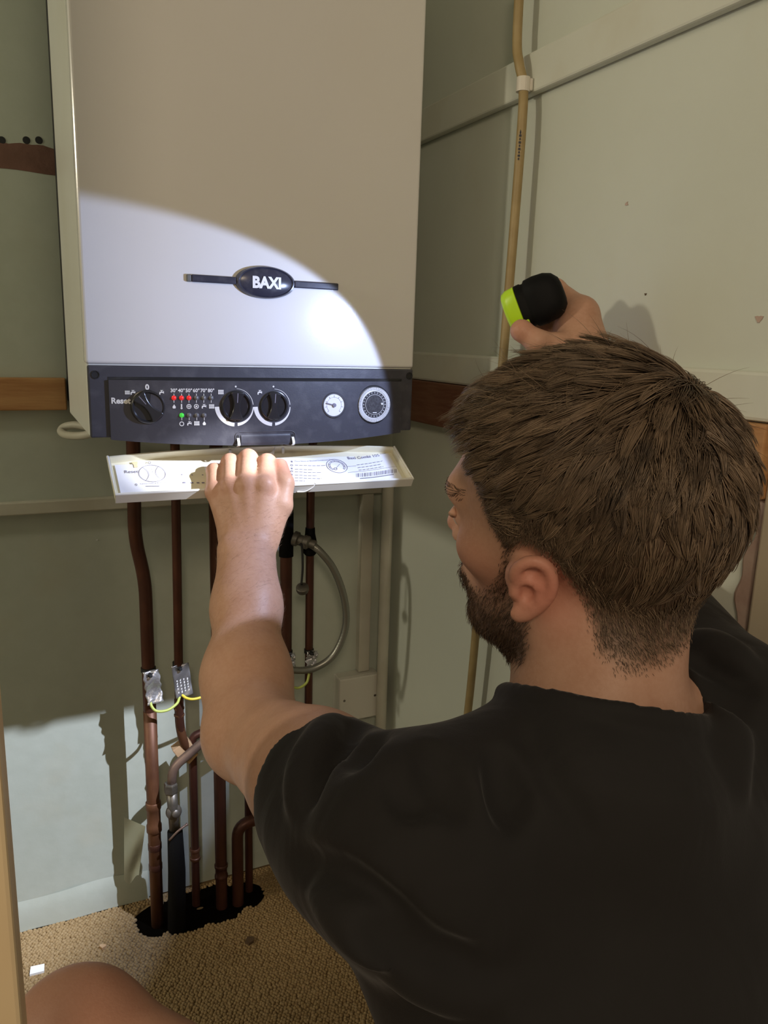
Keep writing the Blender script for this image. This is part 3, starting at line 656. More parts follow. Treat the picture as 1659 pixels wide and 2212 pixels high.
# 4: thin pipe close to the wall
X4 = pp(424, 1700)[0]
p4 = pipe('copper_pipe', 'thin copper pipe close to the wall between lagged stub and forearm', [(X4, YP+0.025, 0.345), (X4, YP+0.025, -0.004)], R15, M['copper_dark'], 'copper pipes')
collar(p4, (X4, YP+0.025, pp(424, 1862)[2]), (0, 0, 1), R15+0.0022, 0.026, M['copper'])
obj('elbow', MB().tube(fillet([(X4, YP+0.025, 0.335), (X4, YP+0.025, 0.352), (X4+0.02, YP+0.025, 0.358), (X4+0.10, YP+0.02, 0.36)], 0.012), R15, 16), M['copper_dark'], p4, smooth=True)
# 5: pipe with filling-loop tee; returns left to a U near the floor
X5 = pp(618, 1250)[0]; XU = pp(512, 1850)[0]; zU = pp(540, 1772)[2]
p5 = pipe('copper_pipe', 'brown copper pipe with filling-loop tee, right of the forearm, ending in floor elbow', [(X5, YP-0.03, ZI), (X5, YP, 0.87), (X5, YP, zU), (XU, YP-0.004, zU), (XU, YP-0.004, -0.004)], R22, M['copper_dark'], 'copper pipes', 0.028)
cc = pp(625, 1112); obj('copper_band', MB().lathe((X5, YP-0.001, cc[2]), (0, 0, 1), [(R22+0.001, 0), (R22+0.001, 0.016)], 18), M['copper'], p5)
zt = pp(630, 1160)[2]
te = obj('tee', MB().tube([(X5, YP, zt+0.050), (X5, YP, zt), (X5, YP, zt-0.035)], R22+0.0022, 18), M['lagging'], p5, smooth=True)
# 6: short thin pipe in front of the floor elbow
X6 = pp(545, 1850)[0]
p6 = pipe('copper_pipe', 'thin copper pipe standing just right of the floor elbow', [(X6, YP+0.024, 0.52), (X6, YP+0.024, -0.004)], R15, M['copper_dark'], 'copper pipes')
# 7: thin pipe right of the tee
X7 = pp(669, 1250)[0]
p7 = pipe('copper_pipe', 'thin brown copper pipe on the right, beside the braided hose', [(X7, YP-0.03, ZI), (X7, YP, 0.87), (X7, YP, -0.004)], R15, M['copper_dark'], 'copper pipes')
obj('valve_sleeve', MB().lathe((X7, YP, pp(670, 1165)[2]), (0, 0, 1), [(0.0085, -0.030), (0.012, -0.026), (0.013, -0.006), (0.0095, 0.010), (0.0088, 0.022)], 18), M['lagging'], p7, smooth=True)
# filling loop: braided hose with end nuts, ferrules and a dangling cap
hose = thing('braided_hose', 'braided steel filling-loop hose curving right between two copper pipes', 'hose', (pp(690, 1300)[0], YP-0.03, pp(690, 1447)[2]))
HY = YP-0.035
hp = catmull([onplane(664, 1172, 1, HY+0.012), onplane(690, 1190, 1, HY), onplane(722, 1232, 1, HY-0.006), onplane(744, 1295, 1, HY-0.008), onplane(746, 1355, 1, HY-0.006), onplane(722, 1413, 1, HY-0.004), onplane(682, 1442, 1, HY), onplane(640, 1448, 1, HY), onplane(600, 1436, 1, HY), onplane(570, 1405, 1, HY+0.004), onplane(561, 1370, 1, HY+0.01)], 26)
obj('braid', MB().tube(hp, 0.0066, 24, ripple=lambda s, th: 1+0.05*math.sin(8*th+s*900)*math.sin(8*th-s*900)), M['steel_braid'], hose, smooth=True)
a0 = onplane(628, 1160, 1, YP-0.004); a1 = onplane(664, 1172, 1, HY+0.012); ax = (a1-a0)/np.linalg.norm(a1-a0)
nt_ = obj('end_nut', MB().lathe(a0, ax, [(0.009, 0.004), (0.0135, 0.006), (0.0135, 0.014), (0.010, 0.016), (0.010, 0.024), (0.0125, 0.026), (0.0125, 0.034), (0.0085, 0.037), (0.0085, 0.048)], 20), M['brass_grey'], hose); autosmooth(nt_, 40)
obj('ferrule', MB().lathe(a1, ax, [(0.0074, -0.010), (0.0085, -0.008), (0.0085, 0.004), (0.0072, 0.006)], 20), M['chrome'], hose)
st0 = onplane(652, 1180, 1, HY); st1 = onplane(651, 1268, 1, HY)
obj('cap_strap', MB().tube(catmull([st0+np.array([-.004, 0, .004]), st0, (st0+st1)/2+np.array([0.002, 0, 0]), st1+np.array([0, 0, .004])], 6), 0.0022, 8), M['rubber'], hose, smooth=True)
cap = obj('blanking_cap', MB().lathe(st1-np.array([-.002, 0, .002]), (-0.25, -0.45, 0.85), [(0.0105, -0.008), (0.0115, -0.005), (0.0115, 0.002), (0.009, 0.0035), (0.0, 0.004)], 22), M['brass_grey'], hose); autosmooth(cap, 40)
# earth clamps with folded tags
def earth_clamp(label, x, rp, px, py, w, h, tilt, mat, stamped, yb=YP):
    z = pp(px, py)[2]; t = thing('earth_clamp', label, 'clamp', (x, yb-rp, z-h), 'earth clamps on the pipes')
    bd = obj('strap_band', MB().lathe((x, yb, z+0.002), (0, 0, 1), [(rp+0.0004, 0), (rp+0.0016, 0.0003), (rp+0.0016, 0.0077), (rp+0.0004, 0.008)], 22), M['rubber'], t)
    ct, s_ = math.cos(tilt), math.sin(tilt)
    def tg(u, v):
        a = (u-0.5)*w; b = -v*h; n = rp+0.0050+0.0035*math.sin(v*7)*(0.4 if stamped else 1)+0.0012*math.sin(u*9+v*14)+0.004*v
        cor = 0.0011*math.sin(v*23+3*u) if not stamped else 0
        return (x+a*ct-b*s_+0.001+cor, yb-n, z+0.010+a*s_+b*ct)
    tgo = obj('tag', MB().grid(tg, 10, 22), mat, t, smooth=True)
    sm = tgo.modifiers.new('thick', 'SOLIDIFY'); sm.thickness = 0.0006
    c = np.array(tg(0.45, 0.12)); sc_ = obj('screw', MB().lathe(c+np.array([0, 0.001, 0]), (0.1, -1, 0.1), [(0.0042, 0), (0.0042, 0.003), (0.0030, 0.005), (0.0024, 0.009), (0.0, 0.0095)], 14), M['slot'], t); autosmooth(sc_)
    obj('screw_plate', MB().obox(c+np.array([0, -0.0006, 0.0]), (0.0065*ct, 0, 0.0065*s_), (0, 0.0008, 0), (-0.0030*s_, 0, 0.0030*ct)), M['brass_grey'], t)
    if stamped:
        lines = MB()
        for i in range(4):
            for k in range(5):
                p = np.array(tg(0.2+0.2*i, 0.48+0.09*k)); lines.obox(p+np.array([0, -0.0008, 0]), (0.0010, 0, 0), (0, 0.0002, 0), (0, 0, 0.0014+0.0006*((i+k) % 2)))
        o = obj('stamped_text', lines, M['print_white'], t); o['kind'] = 'stuff'
    return t
earth_clamp('crinkled silver earth tag strapped to the leftmost pipe', X1b, R22, 324, 1452, 0.027, 0.060, 0.10, M['foil'], False)
earth_clamp('stamped grey metal earth tag strapped to the second pipe', X2, R15, 388, 1440, 0.030, 0.060, 0.10, M['tin_tag'], True)
earth_clamp('small silver earth clamp on the filling-loop pipe behind the hose', X5, R22, 622, 1415, 0.022, 0.026, 0.0, M['foil'], False)
earth_clamp('small silver earth clamp on the rightmost thin pipe behind the hose', X7, R15, 668, 1412, 0.022, 0.026, -0.05, M['foil'], False)
# bonding wires
def wire(label, pts, mat, y=YP-0.022):
    P = catmull([onplane(a, b, 1, y+c) for a, b, c in pts], 8)
    o = obj('earth_wire', MB().tube(P, 0.0024, 10), mat, smooth=True, loc=P[0]); tag(o, label, 'wire', 'earth bonding wires'); return o
wire('green-yellow earth wire looping from the leftmost pipe to the second', [(328, 1505, .008), (326, 1522, 0), (338, 1536, -.006), (362, 1534, -.006), (382, 1520, 0), (388, 1505, .006)], M['wire'])
wire('yellow earth wire leaving the second pipe behind the elbow', [(392, 1500, .008), (403, 1508, 0), (420, 1510, -.004), (450, 1502, 0), (490, 1490, .01), (540, 1480, .02), (600, 1475, .02), (622, 1455, .012)], M['wire_y'])
wire('pale earth wire hanging between the two clamps right of the elbow', [(624, 1455, .006), (630, 1480, 0), (645, 1486, 0), (662, 1475, 0), (668, 1455, .006)], M['wire'])
# splintered wood wedge behind the bend
wd = thing('wood_offcut', 'splintered raw wood offcut wedged behind the bent thin pipe', 'wood', onplane(405, 1630, 1, YP+0.02))
for (px, py, sx, sz, an) in ((393, 1612, 0.0165, 0.0085, 0.55), (413, 1632, 0.0120, 0.0040, 0.75)):
    c = onplane(px, py, 1, YP+0.012); ca, sa = math.cos(an), math.sin(an)
    obj('wood_piece', MB().obox(c, (sx*ca, 0, sx*sa), (0, 0.010, 0), (-sz*sa, 0.001, sz*ca)), M['raw_wood'], wd, bevel=0.0012)
# torn lining paper hanging by the first pipe
g = MB().grid(lambda u, v: onplane(268+u*46-14*v*u, 1765+v*135+10*math.sin(u*5)*v+20*u*(1-v), 1, 0.345-0.02*u+0.006*math.sin(v*6+u*4)), 8, 10)
o = obj('torn_paper', g, M['sage'], smooth=True, loc=onplane(290, 1900, 1, 0.34)); tag(o, 'torn flap of painted lining paper behind the leftmost pipe', 'paper')

# ---- trunking, junction box, waste pipe
zt0, zt1 = onplane(0, 1116, 1, YB-0.02)[2], onplane(0, 1088, 1, YB-0.02)[2]
tk_ = thing('cable_trunking', 'long white mini trunking running level along the back wall below boiler', 'trunking', (-0.1, YB-0.01, zt0))
obj('trunking_base', MB().box((-0.70, YB-0.012, zt0+0.001), (0.585, YB-0.0004, zt1-0.001)), M['pvc_white'], tk_)
obj('trunking_lid', MB().box((-0.70, YB-0.020, zt0), (0.585, YB-0.0118, zt1)), M['pvc_white'], tk_, bevel=0.002)
bx0 = onplane(735, 1470, 1, YB-0.038); bx1 = onplane(818, 1545, 1, YB-0.038)
bxz1 = onplane(780, 1462, 1, YB-0.038)[2]
tv = thing('cable_trunking', 'short upright white trunking dropping to the square junction box', 'trunking', (onplane(795, 1250, 1, YB-0.02)[0], YB-0.01, bxz1+0.001))
xa, xb = onplane(779, 1250, 1, YB-0.018)[0], onplane(803, 1250, 1, YB-0.018)[0]
obj('trunking_base', MB().box((xa+0.001, YB-0.0115, bxz1+0.002), (xb-0.001, YB-0.0004, zt0-0.001)), M['pvc_white'], tv)
obj('trunking_lid', MB().box((xa, YB-0.019, bxz1+0.001), (xb, YB-0.0113, zt0-0.0005)), M['pvc_white'], tv, bevel=0.002)
jb = thing('junction_box', 'square white junction box low on the back wall under upright trunking', 'box', ((bx0[0]+bx1[0])/2, YB, bx1[2]))
obj('back_box', MB().box((bx0[0], YB-0.030, bx1[2]), (bx1[0], YB-0.0004, bxz1)), M['pvc_box'], jb, bevel=0.003)
obj('face_plate', MB().box((bx0[0]-0.001, YB-0.038, bx1[2]-0.001), (bx1[0]+0.001, YB-0.0302, bxz1+0.0005)), M['pvc_box'], jb, bevel=0.003)
for xx in (bx0[0]+0.010, bx1[0]-0.010):
    obj('plate_screw', MB().lathe((xx, YB-0.0376, (bx1[2]+bxz1)/2), (0, -1, 0), [(0.0028, 0), (0.0026, 0.0008), (0.0, 0.001)], 12), M['brass_grey'], jb)
wx, wy = 0.572, 0.315
wp = thing('waste_pipe', 'off-white plastic waste pipe rising in the corner with a top elbow', 'pipe', (wx, wy, 0))
wz = onplane(890, 995, 1, wy)[2]
obj('pipe_run', MB().tube([(wx, wy, wz-0.005), (wx, wy, 0.4), (wx, wy, -0.004)], 0.0112, 18), M['pvc_white'], wp, smooth=True)
obj('elbow', MB().tube(fillet([(wx, wy, wz-0.035), (wx, wy, wz), (wx-0.05, wy-0.01, wz)], 0.016), 0.0132, 18), M['pvc_white'], wp, smooth=True)
obj('pipe_arm', MB().tube([(wx-0.03, wy-0.006, wz), (wx-0.06, wy-0.012, wz), (wx-0.085, wy-0.017, wz+0.001), (wx-0.110, wy-0.022, wz+0.004)], 0.0112, 18), M['pvc_white'], wp, smooth=True)

# ---- ochre pipe clipped to the right wall
XP = XR-0.030
op = thing('plastic_pipe', 'ochre plastic pipe clipped to the cream wall right of the boiler', 'pipe', tuple(onplane(1020, 1450, 0, XP)))
q = [onplane(1124, -60, 0, XP), onplane(1117, 90, 0, XP), onplane(1122, 140, 0, XP), onplane(1130, 185, 0, XP+0.004), onplane(1128, 260, 0, XP+0.002), onplane(1112, 470, 0, XP), onplane(1093, 700, 0, XP-0.003), onplane(1075, 900, 0, XP-0.006), onplane(1045, 1180, 0, XP-0.003), onplane(1020, 1450, 0, XP), onplane(1004, 1600, 0, XP), onplane(960, 2000, 0, XP)]
q[-1][2] = 0.0
obj('pipe_run', MB().tube(catmull(q, 8), 0.0066, 16), M['pipe_ochre'], op, smooth=True)
cpos = onplane(1130, 183, 0, XP+0.004)
cl_ = obj('pipe_clip', MB().lathe(cpos, (0, 0.0, 1), [(0.0068, -0.009), (0.0092, -0.009), (0.0092, 0.009), (0.0068, 0.009)], 20), M['clip_white'], op)
obj('clip_foot', MB().box((cpos[0]+0.006, cpos[1]-0.008, cpos[2]-0.008), (XR-0.0145, cpos[1]+0.008, cpos[2]+0.008)), M['clip_white'], cl_, bevel=0.002)
pr_ = MB()
_a = onplane(1126, 283, 0, XP); _b = onplane(1122, 335, 0, XP); dd_ = (_b-_a)/np.linalg.norm(_b-_a); sd = np.array([0.75, -0.66, 0]); nn = np.array([-0.66, -0.75, 0])
pr_.tube([_a+nn*0.0066, _a+nn*0.0066+dd_*0.006], 0.0005, 6)
for k in range(9): pr_.obox(_a+nn*0.0064+dd_*(0.003+k*0.0042), dd_*0.0012, sd*(0.0010+0.0006*(k % 2)), nn*0.0004)
pr_2 = obj('pipe_print', pr_, M['print_black'], op); pr_2['kind'] = 'stuff'
# ---- white overflow hose loop left of the boiler
lp_ = [onplane(200, 925, 1, 0.30), onplane(165, 918, 1, 0.32), onplane(140, 922, 1, 0.33), onplane(132, 932, 1, 0.325), onplane(145, 940, 1, 0.30), onplane(175, 941, 1, 0.27), onplane(205, 935, 1, 0.25)]
o = obj('overflow_hose', MB().tube(catmull(lp_, 8), 0.0062, 14), M['pvc_white'], smooth=True, loc=lp_[3]); tag(o, 'white plastic hose loop peeking out left under the boiler', 'hose')
# ---- bits on the carpet
for (px, py, s, mt, lb, cat) in ((540, 2030, 0.010, 'dirt', 'dark crumb of dirt on the carpet by the shirt', 'debris'), (222, 2044, 0.006, 'raw_wood', 'small pale wood chip lying on the carpet', 'debris'), (80, 2093, 0.012, 'print_white', 'scrap of white paper on the carpet beside the knee', 'paper')):
    p = onplane(px, py, 2, 0.0035)
    poly = [(s*(0.8+0.3*math.sin(2.3*a+px))*math.cos(a), s*0.8*(1+0.25*math.cos(3*a))*math.sin(a)) for a in np.linspace(0, 2*math.pi, 9, endpoint=False)] if mt != 'print_white' else [(-s, -s*.7), (s*.9, -s*.8), (s, s*.6), (-s*.8, s*.8)]
    o = obj('paper_scrap' if mt == 'print_white' else 'carpet_debris', MB().prism(poly, lambda x, y, d: (p[0]+x, p[1]+y, p[2]-0.004+d*(1+8*abs(x))), 0.0, 0.005 if mt != 'print_white' else 0.004), M[mt], loc=(p[0], p[1], 0)); tag(o, lb, cat)

# ================================================================== the man: one continuous body surface grown from a distance field
def unit(v): v = np.asarray(v, float); return v/np.linalg.norm(v)
class Field:
    def __init__(s, lo, hi, h):
        s.lo = np.asarray(lo, np.float32); s.h = h; s.n = np.ceil((np.asarray(hi)-np.asarray(lo))/h).astype(int)+1
        s.D = np.full(s.n, 0.5, np.float32)
    def region(s, lo, hi):
        i0 = np.maximum(np.floor((np.asarray(lo)-s.lo)/s.h).astype(int), 0); i1 = np.minimum(np.ceil((np.asarray(hi)-s.lo)/s.h).astype(int)+1, s.n)
        if np.any(i1 <= i0): return None
        sl = tuple(slice(a, b) for a, b in zip(i0, i1))
        X, Y, Z = (s.lo[k]+s.h*np.arange(i0[k], i1[k], dtype=np.float32) for k in range(3))
        return sl, X[:, None, None], Y[None, :, None], Z[None, None, :]
    def blend(s, sl, d, k, mode):
        A = s.D[sl]
        if mode == 'add':
            if k > 0: hh = np.maximum(k-np.abs(A-d), 0)/k; s.D[sl] = np.minimum(A, d)-hh*hh*k*0.25
            else: s.D[sl] = np.minimum(A, d)
        else:
            d = -d
            if k > 0: hh = np.maximum(k-np.abs(A-d), 0)/k; s.D[sl] = np.maximum(A, d)+hh*hh*k*0.25
            else: s.D[sl] = np.maximum(A, d)
    def capsule(s, a, b, ra, rb, k=0.0, flat=None, mode='add'):
        a = np.asarray(a, np.float32); b = np.asarray(b, np.float32); ms = 1.0
        if flat: ms = min([1.0]+[f[1] for f in flat])
        pad = max(ra, rb)/ms+k+3*s.h
        R = s.region(np.minimum(a, b)-pad, np.maximum(a, b)+pad)
        if R is None: return
        sl, X, Y, Z = R; ab = b-a; L2 = float(ab@ab)+1e-12
        px, py, pz = X-a[0], Y-a[1], Z-a[2]
        t = np.clip((px*ab[0]+py*ab[1]+pz*ab[2])/L2, 0, 1)
        vx, vy, vz = px-t*ab[0], py-t*ab[1], pz-t*ab[2]
        q = vx*vx+vy*vy+vz*vz
        if flat:
            for n, sc in flat:
                c = vx*n[0]+vy*n[1]+vz*n[2]; q = q+c*c*(sc*sc-1)
        d = np.sqrt(np.maximum(q, 0))-(ra+(rb-ra)*t)
        s.blend(sl, d.astype(np.float32), k, mode)
    def chain(s, P, r, k=0.01, flat=None, mode='add'):
        for i in range(len(P)-1): s.capsule(P[i], P[i+1], r[i], r[i+1], k, flat, mode)
    def ellip(s, c, axes, rad_, k=0.0, mode='add'):
        c = np.asarray(c, np.float32); m = max(rad_)+k+3*s.h
        R = s.region(c-m, c+m)
        if R is None: return
        sl, X, Y, Z = R; px, py, pz = X-c[0], Y-c[1], Z-c[2]; k0 = 0; k1 = 0
        for ax, rr in zip(axes, rad_):
            q = (px*ax[0]+py*ax[1]+pz*ax[2])/rr; k0 = k0+q*q; k1 = k1+(q/rr)**2
        k0 = np.sqrt(k0); k1 = np.sqrt(k1)+1e-9
        s.blend(sl, (k0*(k0-1)/k1).astype(np.float32), k, mode)
    def plane(s, c, n, lo, hi, k=0.0):
        """cut away the side n points to, inside a box"""
        R = s.region(lo, hi)
        if R is None: return
        sl, X, Y, Z = R; d = (X-c[0])*n[0]+(Y-c[1])*n[1]+(Z-c[2])*n[2]
        s.blend(sl, (-d).astype(np.float32), k, 'sub')
    def sample(s, P):
        q = (np.asarray(P)-s.lo)/s.h; i = np.clip(np.floor(q).astype(int), 0, s.n-2); f = q-i; v = 0
        for dx in (0, 1):
            for dy in (0, 1):
                for dz in (0, 1):
                    w = (f[..., 0] if dx else 1-f[..., 0])*(f[..., 1] if dy else 1-f[..., 1])*(f[..., 2] if dz else 1-f[..., 2])
                    v = v+w*s.D[i[..., 0]+dx, i[..., 1]+dy, i[..., 2]+dz]
        return v
    def cast(s, px, py):
        """first surface point under a picture point"""
        t = np.arange(0.3, 1.4, 0.002); P = CAM+ray(px, py)[None]*t[:, None]
        ok = np.all((P > s.lo+s.h) & (P < s.lo+s.h*(s.n-2)), axis=1); v = np.where(ok, s.sample(P), 1.0)
        j = np.argmax(v < 0)
        return P[j] if v[j] < 0 else None
    def mesh(s):
        D = s.D; S = D < 0; n = D.shape
        cnt = np.zeros(tuple(k-1 for k in n), np.int8)
        for dx in (0, 1):
            for dy in (0, 1):
                for dz in (0, 1): cnt += S[dx:n[0]-1+dx, dy:n[1]-1+dy, dz:n[2]-1+dz]
        cells = np.argwhere((cnt > 0) & (cnt < 8)); del cnt
        dims = np.array([n[0]-1, n[1]-1, n[2]-1]); ids = (cells[:, 0]*dims[1]+cells[:, 1])*dims[2]+cells[:, 2]
        cor = [(dx, dy, dz) for dx in (0, 1) for dy in (0, 1) for dz in (0, 1)]
        val = np.stack([D[cells[:, 0]+c[0], cells[:, 1]+c[1], cells[:, 2]+c[2]] for c in cor], 1)
        acc = np.zeros((len(cells), 3)); num = np.zeros(len(cells))
        for i in range(8):
            for j in range(i+1, 8):
                if sum(abs(a-b) for a, b in zip(cor[i], cor[j])) != 1: continue
                vi, vj = val[:, i], val[:, j]; m = (vi < 0) != (vj < 0); t = np.where(m, vi/(vi-vj+1e-20), 0)
                acc += np.where(m[:, None], np.array(cor[i])+t[:, None]*(np.array(cor[j])-np.array(cor[i])), 0); num += m
        V = s.lo+s.h*(cells+acc/num[:, None])
        F = []
        for ax in range(3):
            o1, o2 = [(1, 2), (2, 0), (0, 1)][ax]
            sa = [slice(None)]*3; sb = [slice(None)]*3; sa[ax] = slice(0, n[ax]-1); sb[ax] = slice(1, n[ax])
            A = S[tuple(sa)]; B = S[tuple(sb)]; E = np.argwhere(A != B); inside = A[tuple(E.T)]
            ok = (E[:, o1] > 0) & (E[:, o2] > 0) & (E[:, o1] < n[o1]-1) & (E[:, o2] < n[o2]-1); E = E[ok]; inside = inside[ok]
            q = []
            for (d1, d2) in ((-1, -1), (0, -1), (0, 0), (-1, 0)):
                c = E.copy(); c[:, o1] += d1; c[:, o2] += d2
                q.append(np.searchsorted(ids, (c[:, 0]*dims[1]+c[:, 1])*dims[2]+c[:, 2]))
            q = np.stack(q, 1); q[~inside] = q[~inside][:, ::-1]; F.append(q)
        return V, np.concatenate(F)
    def normals(s, P, e=0.002):
        G = np.stack([s.sample(P+np.eye(3)[k]*e)-s.sample(P-np.eye(3)[k]*e) for k in range(3)], 1)
        return G/(np.linalg.norm(G, axis=1)[:, None]+1e-9)

# ---- skeleton (joints come from the picture at depths fixed by limb lengths and by what the hands touch)
HC = np.array([0.3207, -0.5524, 0.9346]); HS = 1.04
HF = np.array([-0.4498, 0.8923, 0.039]); HL = np.array([-0.8621, -0.4223, -0.2801]); HU = np.array([-0.2335, -0.1597, 0.9592])
def hd(a, b, c): return HC+HS*(HF*a+HL*b+HU*c)
HAX = (HF, HL, HU)
LS, RS = at(885, 1832, 0.52), at(1580, 1560, 0.68)
EL, WL = at(544, 1582, 0.78), at(533, 1187, 0.975)
ER, WRR = at(1342, 1230, 0.905), at(1262, 805, 0.905)
NB = np.array([0.303, -0.612, 0.782])
PEL = np.array([0.300, -0.705, 0.345]); HIPL, HIPR = PEL+np.array([-0.09, 0.01, -0.01]), PEL+np.array([0.09, 0.01, -0.01])
KL, AL = at(180, 2262, 0.72), np.array([0.0, -0.47, 0.085])
KR, AR = np.array([0.43, -0.40, 0.062]), np.array([0.41, -0.80, 0.062])
SIDE = unit(RS-LS); TDN = unit(PEL-NB); TFR = unit(np.cross(-TDN, SIDE)); TFR = TFR if TFR[1] > 0 else -TFR

body = Field((-0.16, -1.00, -0.012), (0.585, 0.02, 1.19), 0.0027)
# torso
fl_t = lambda sx, sy: [(SIDE, sx), (TFR, sy)]
CH, WA = NB+TDN*0.14+TFR*0.012, NB+TDN*0.30+TFR*0.010
body.capsule(NB+TDN*0.085, CH, 0.072, 0.096, 0.05, fl_t(0.72, 1.10)); body.capsule(CH, WA, 0.100, 0.092, 0.05, fl_t(0.66, 0.98)); body.capsule(WA, PEL, 0.092, 0.100, 0.05, fl_t(0.66, 0.95))
body.capsule(LS+SIDE*0.02, RS-SIDE*0.02, 0.044, 0.044, 0.05)
for sh_ in (LS, RS): body.capsule(NB+np.array([0, 0.005, -0.015]), sh_+np.array([0, 0, 0.006]), 0.036, 0.034, 0.045)
# neck
NKT = hd(-0.028, 0, -0.035)
body.capsule(NB-np.array([0, 0, 0.02]), NKT, 0.0625, 0.0585, 0.03)
body.capsule(hd(0.035, 0, -0.075), NB+TFR*0.045-np.array([0, 0, .015]), 0.030, 0.030, 0.04)
body.capsule(hd(-0.012, 0.058, -0.045), NB+TFR*0.05-SIDE*0.02, 0.014, 0.012, 0.03)
# legs
for H, K, A, toe in ((HIPL, KL, AL, np.array([-0.045, -0.29, 0.03])), (HIPR, KR, AR, np.array([0.40, -0.93, 0.035]))):
    body.capsule(H, H*0.45+K*0.55, 0.088, 0.072, 0.05); body.capsule(H*0.45+K*0.55, K, 0.072, 0.056, 0.03)
    mid = K*0.68+A*0.32; body.capsule(K, mid, 0.052, 0.056, 0.025); body.capsule(mid, A, 0.055, 0.036, 0.02)
    body.ellip(K+unit(K-H)*0.012, np.eye(3), (0.056, 0.056, 0.056), 0.03)
    body.capsule(A-np.array([0, 0.02, 0.04]) if A is AL else A, toe, 0.038, 0.026, 0.02)
# left arm
def limb(A, B, C_, rA, rB, rC): pass
UL = LS*0.5+EL*0.5
body.chain([LS, UL, EL], [0.053, 0.050, 0.0425], 0.025)
body.capsule(LS*0.62+EL*0.38+np.array([0, 0.0, 0.014]), LS*0.3+EL*0.7+np.array([0, 0, 0.006]), 0.036, 0.030, 0.03)
F1, F2 = at(533, 1462, 0.838), at(533, 1310, 0.915)
AF = unit(WL-EL); NRM = unit(CAM-WL); NRM = unit(NRM-AF*np.dot(NRM, AF)); LAT = np.cross(AF, NRM)
body.chain([EL, F1, F2, WL], [0.0425, 0.0425, 0.0345, 0.0300], 0.030, [(NRM, 1.10)])
body.capsule(F2, WL, 0.030, 0.0305, 0.02, [(NRM, 1.45), (LAT, 1.0)])
body.ellip(WL-LAT*0.020+NRM*0.010-AF*0.006, np.eye(3), (0.010, 0.010, 0.010), 0.014)
body.ellip(EL-unit(F1-EL)*0.016-unit(UL-EL)*0.018, np.eye(3), (0.020, 0.020, 0.020), 0.030)
# left hand: a fist hooked over the front rim of the flap
def fingers(F_, W_, spec, k=0.006):
    for base, pts, rr in spec:
        F_.chain([base]+pts[:1], [rr[0]*1.25, rr[0]*1.12], 0.018)
        F_.chain(pts, rr, k)
def a3(t): return at(*t)
spec = [
 (at(503, 1150, 0.984), [a3((464, 1064, 0.998)), a3((463, 1018, 1.026)), a3((474, 1030, 1.055)), a3((482, 1050, 1.052))], [0.0116, 0.0098, 0.0088, 0.0080]),
 (at(518, 1145, 0.981), [a3((498, 1056, 0.992)), a3((497, 999, 1.031)), a3((503, 1014, 1.064)), a3((508, 1042, 1.056))], [0.0122, 0.0109, 0.0096, 0.0086]),
 (at(538, 1142, 0.980), [a3((533, 1050, 0.989)), a3((536, 991, 1.034)), a3((537, 1008, 1.069)), a3((540, 1040, 1.057))], [0.0130, 0.0120, 0.0102, 0.0090]),
 (at(558, 1145, 0.982), [a3((571, 1052, 0.990)), a3((577, 1001, 1.030)), a3((574, 1016, 1.062)), a3((570, 1042, 1.053))], [0.0132, 0.0119, 0.0102, 0.0090])]
for base, pts, rr in spec:
    body.chain([base, pts[0]], [0.0150, rr[0]*0.98], 0.012, [(NRM, 1.05)])
    body.chain(pts, rr, 0.004)
body.chain([at(512, 1150, 0.996), at(500, 1078, 1.010)], [0.021, 0.015], 0.016); body.chain([at(535, 1150, 0.995), at(528, 1078, 1.010)], [0.022, 0.016], 0.016); body.chain([at(555, 1145, 0.996), at(562, 1080, 1.012)], [0.022, 0.016], 0.016)
for px in (481, 515, 553): body.capsule(at(px+6, 1100, 0.994), at(px, 1072, 1.002), 0.0095, 0.0080, 0.008)
for _, pts, rr in spec: body.ellip(pts[0]+NRM*0.0030, np.eye(3), (rr[0]*0.80,)*3, 0.007); body.ellip(pts[1]+NRM*0.0006, np.eye(3), (rr[1]*1.0,)*3, 0.004)
# tendons on the back of the hand
for base, pts, rr in spec[1:]: body.capsule(base+NRM*0.0120, pts[0]+NRM*0.0075, 0.0030, 0.0040, 0.008)
body.capsule(at(570, 1160, 0.990), at(606, 1092, 1.000), 0.0185, 0.0150, 0.016)
body.chain([at(606, 1092, 1.000), at(615, 1044, 1.010), at(606, 1006, 1.024)], [0.0150, 0.0120, 0.0096], 0.005)
body.capsule(at(588, 1100, 1.0), at(590, 1064, 1.008), 0.013, 0.009, 0.010)
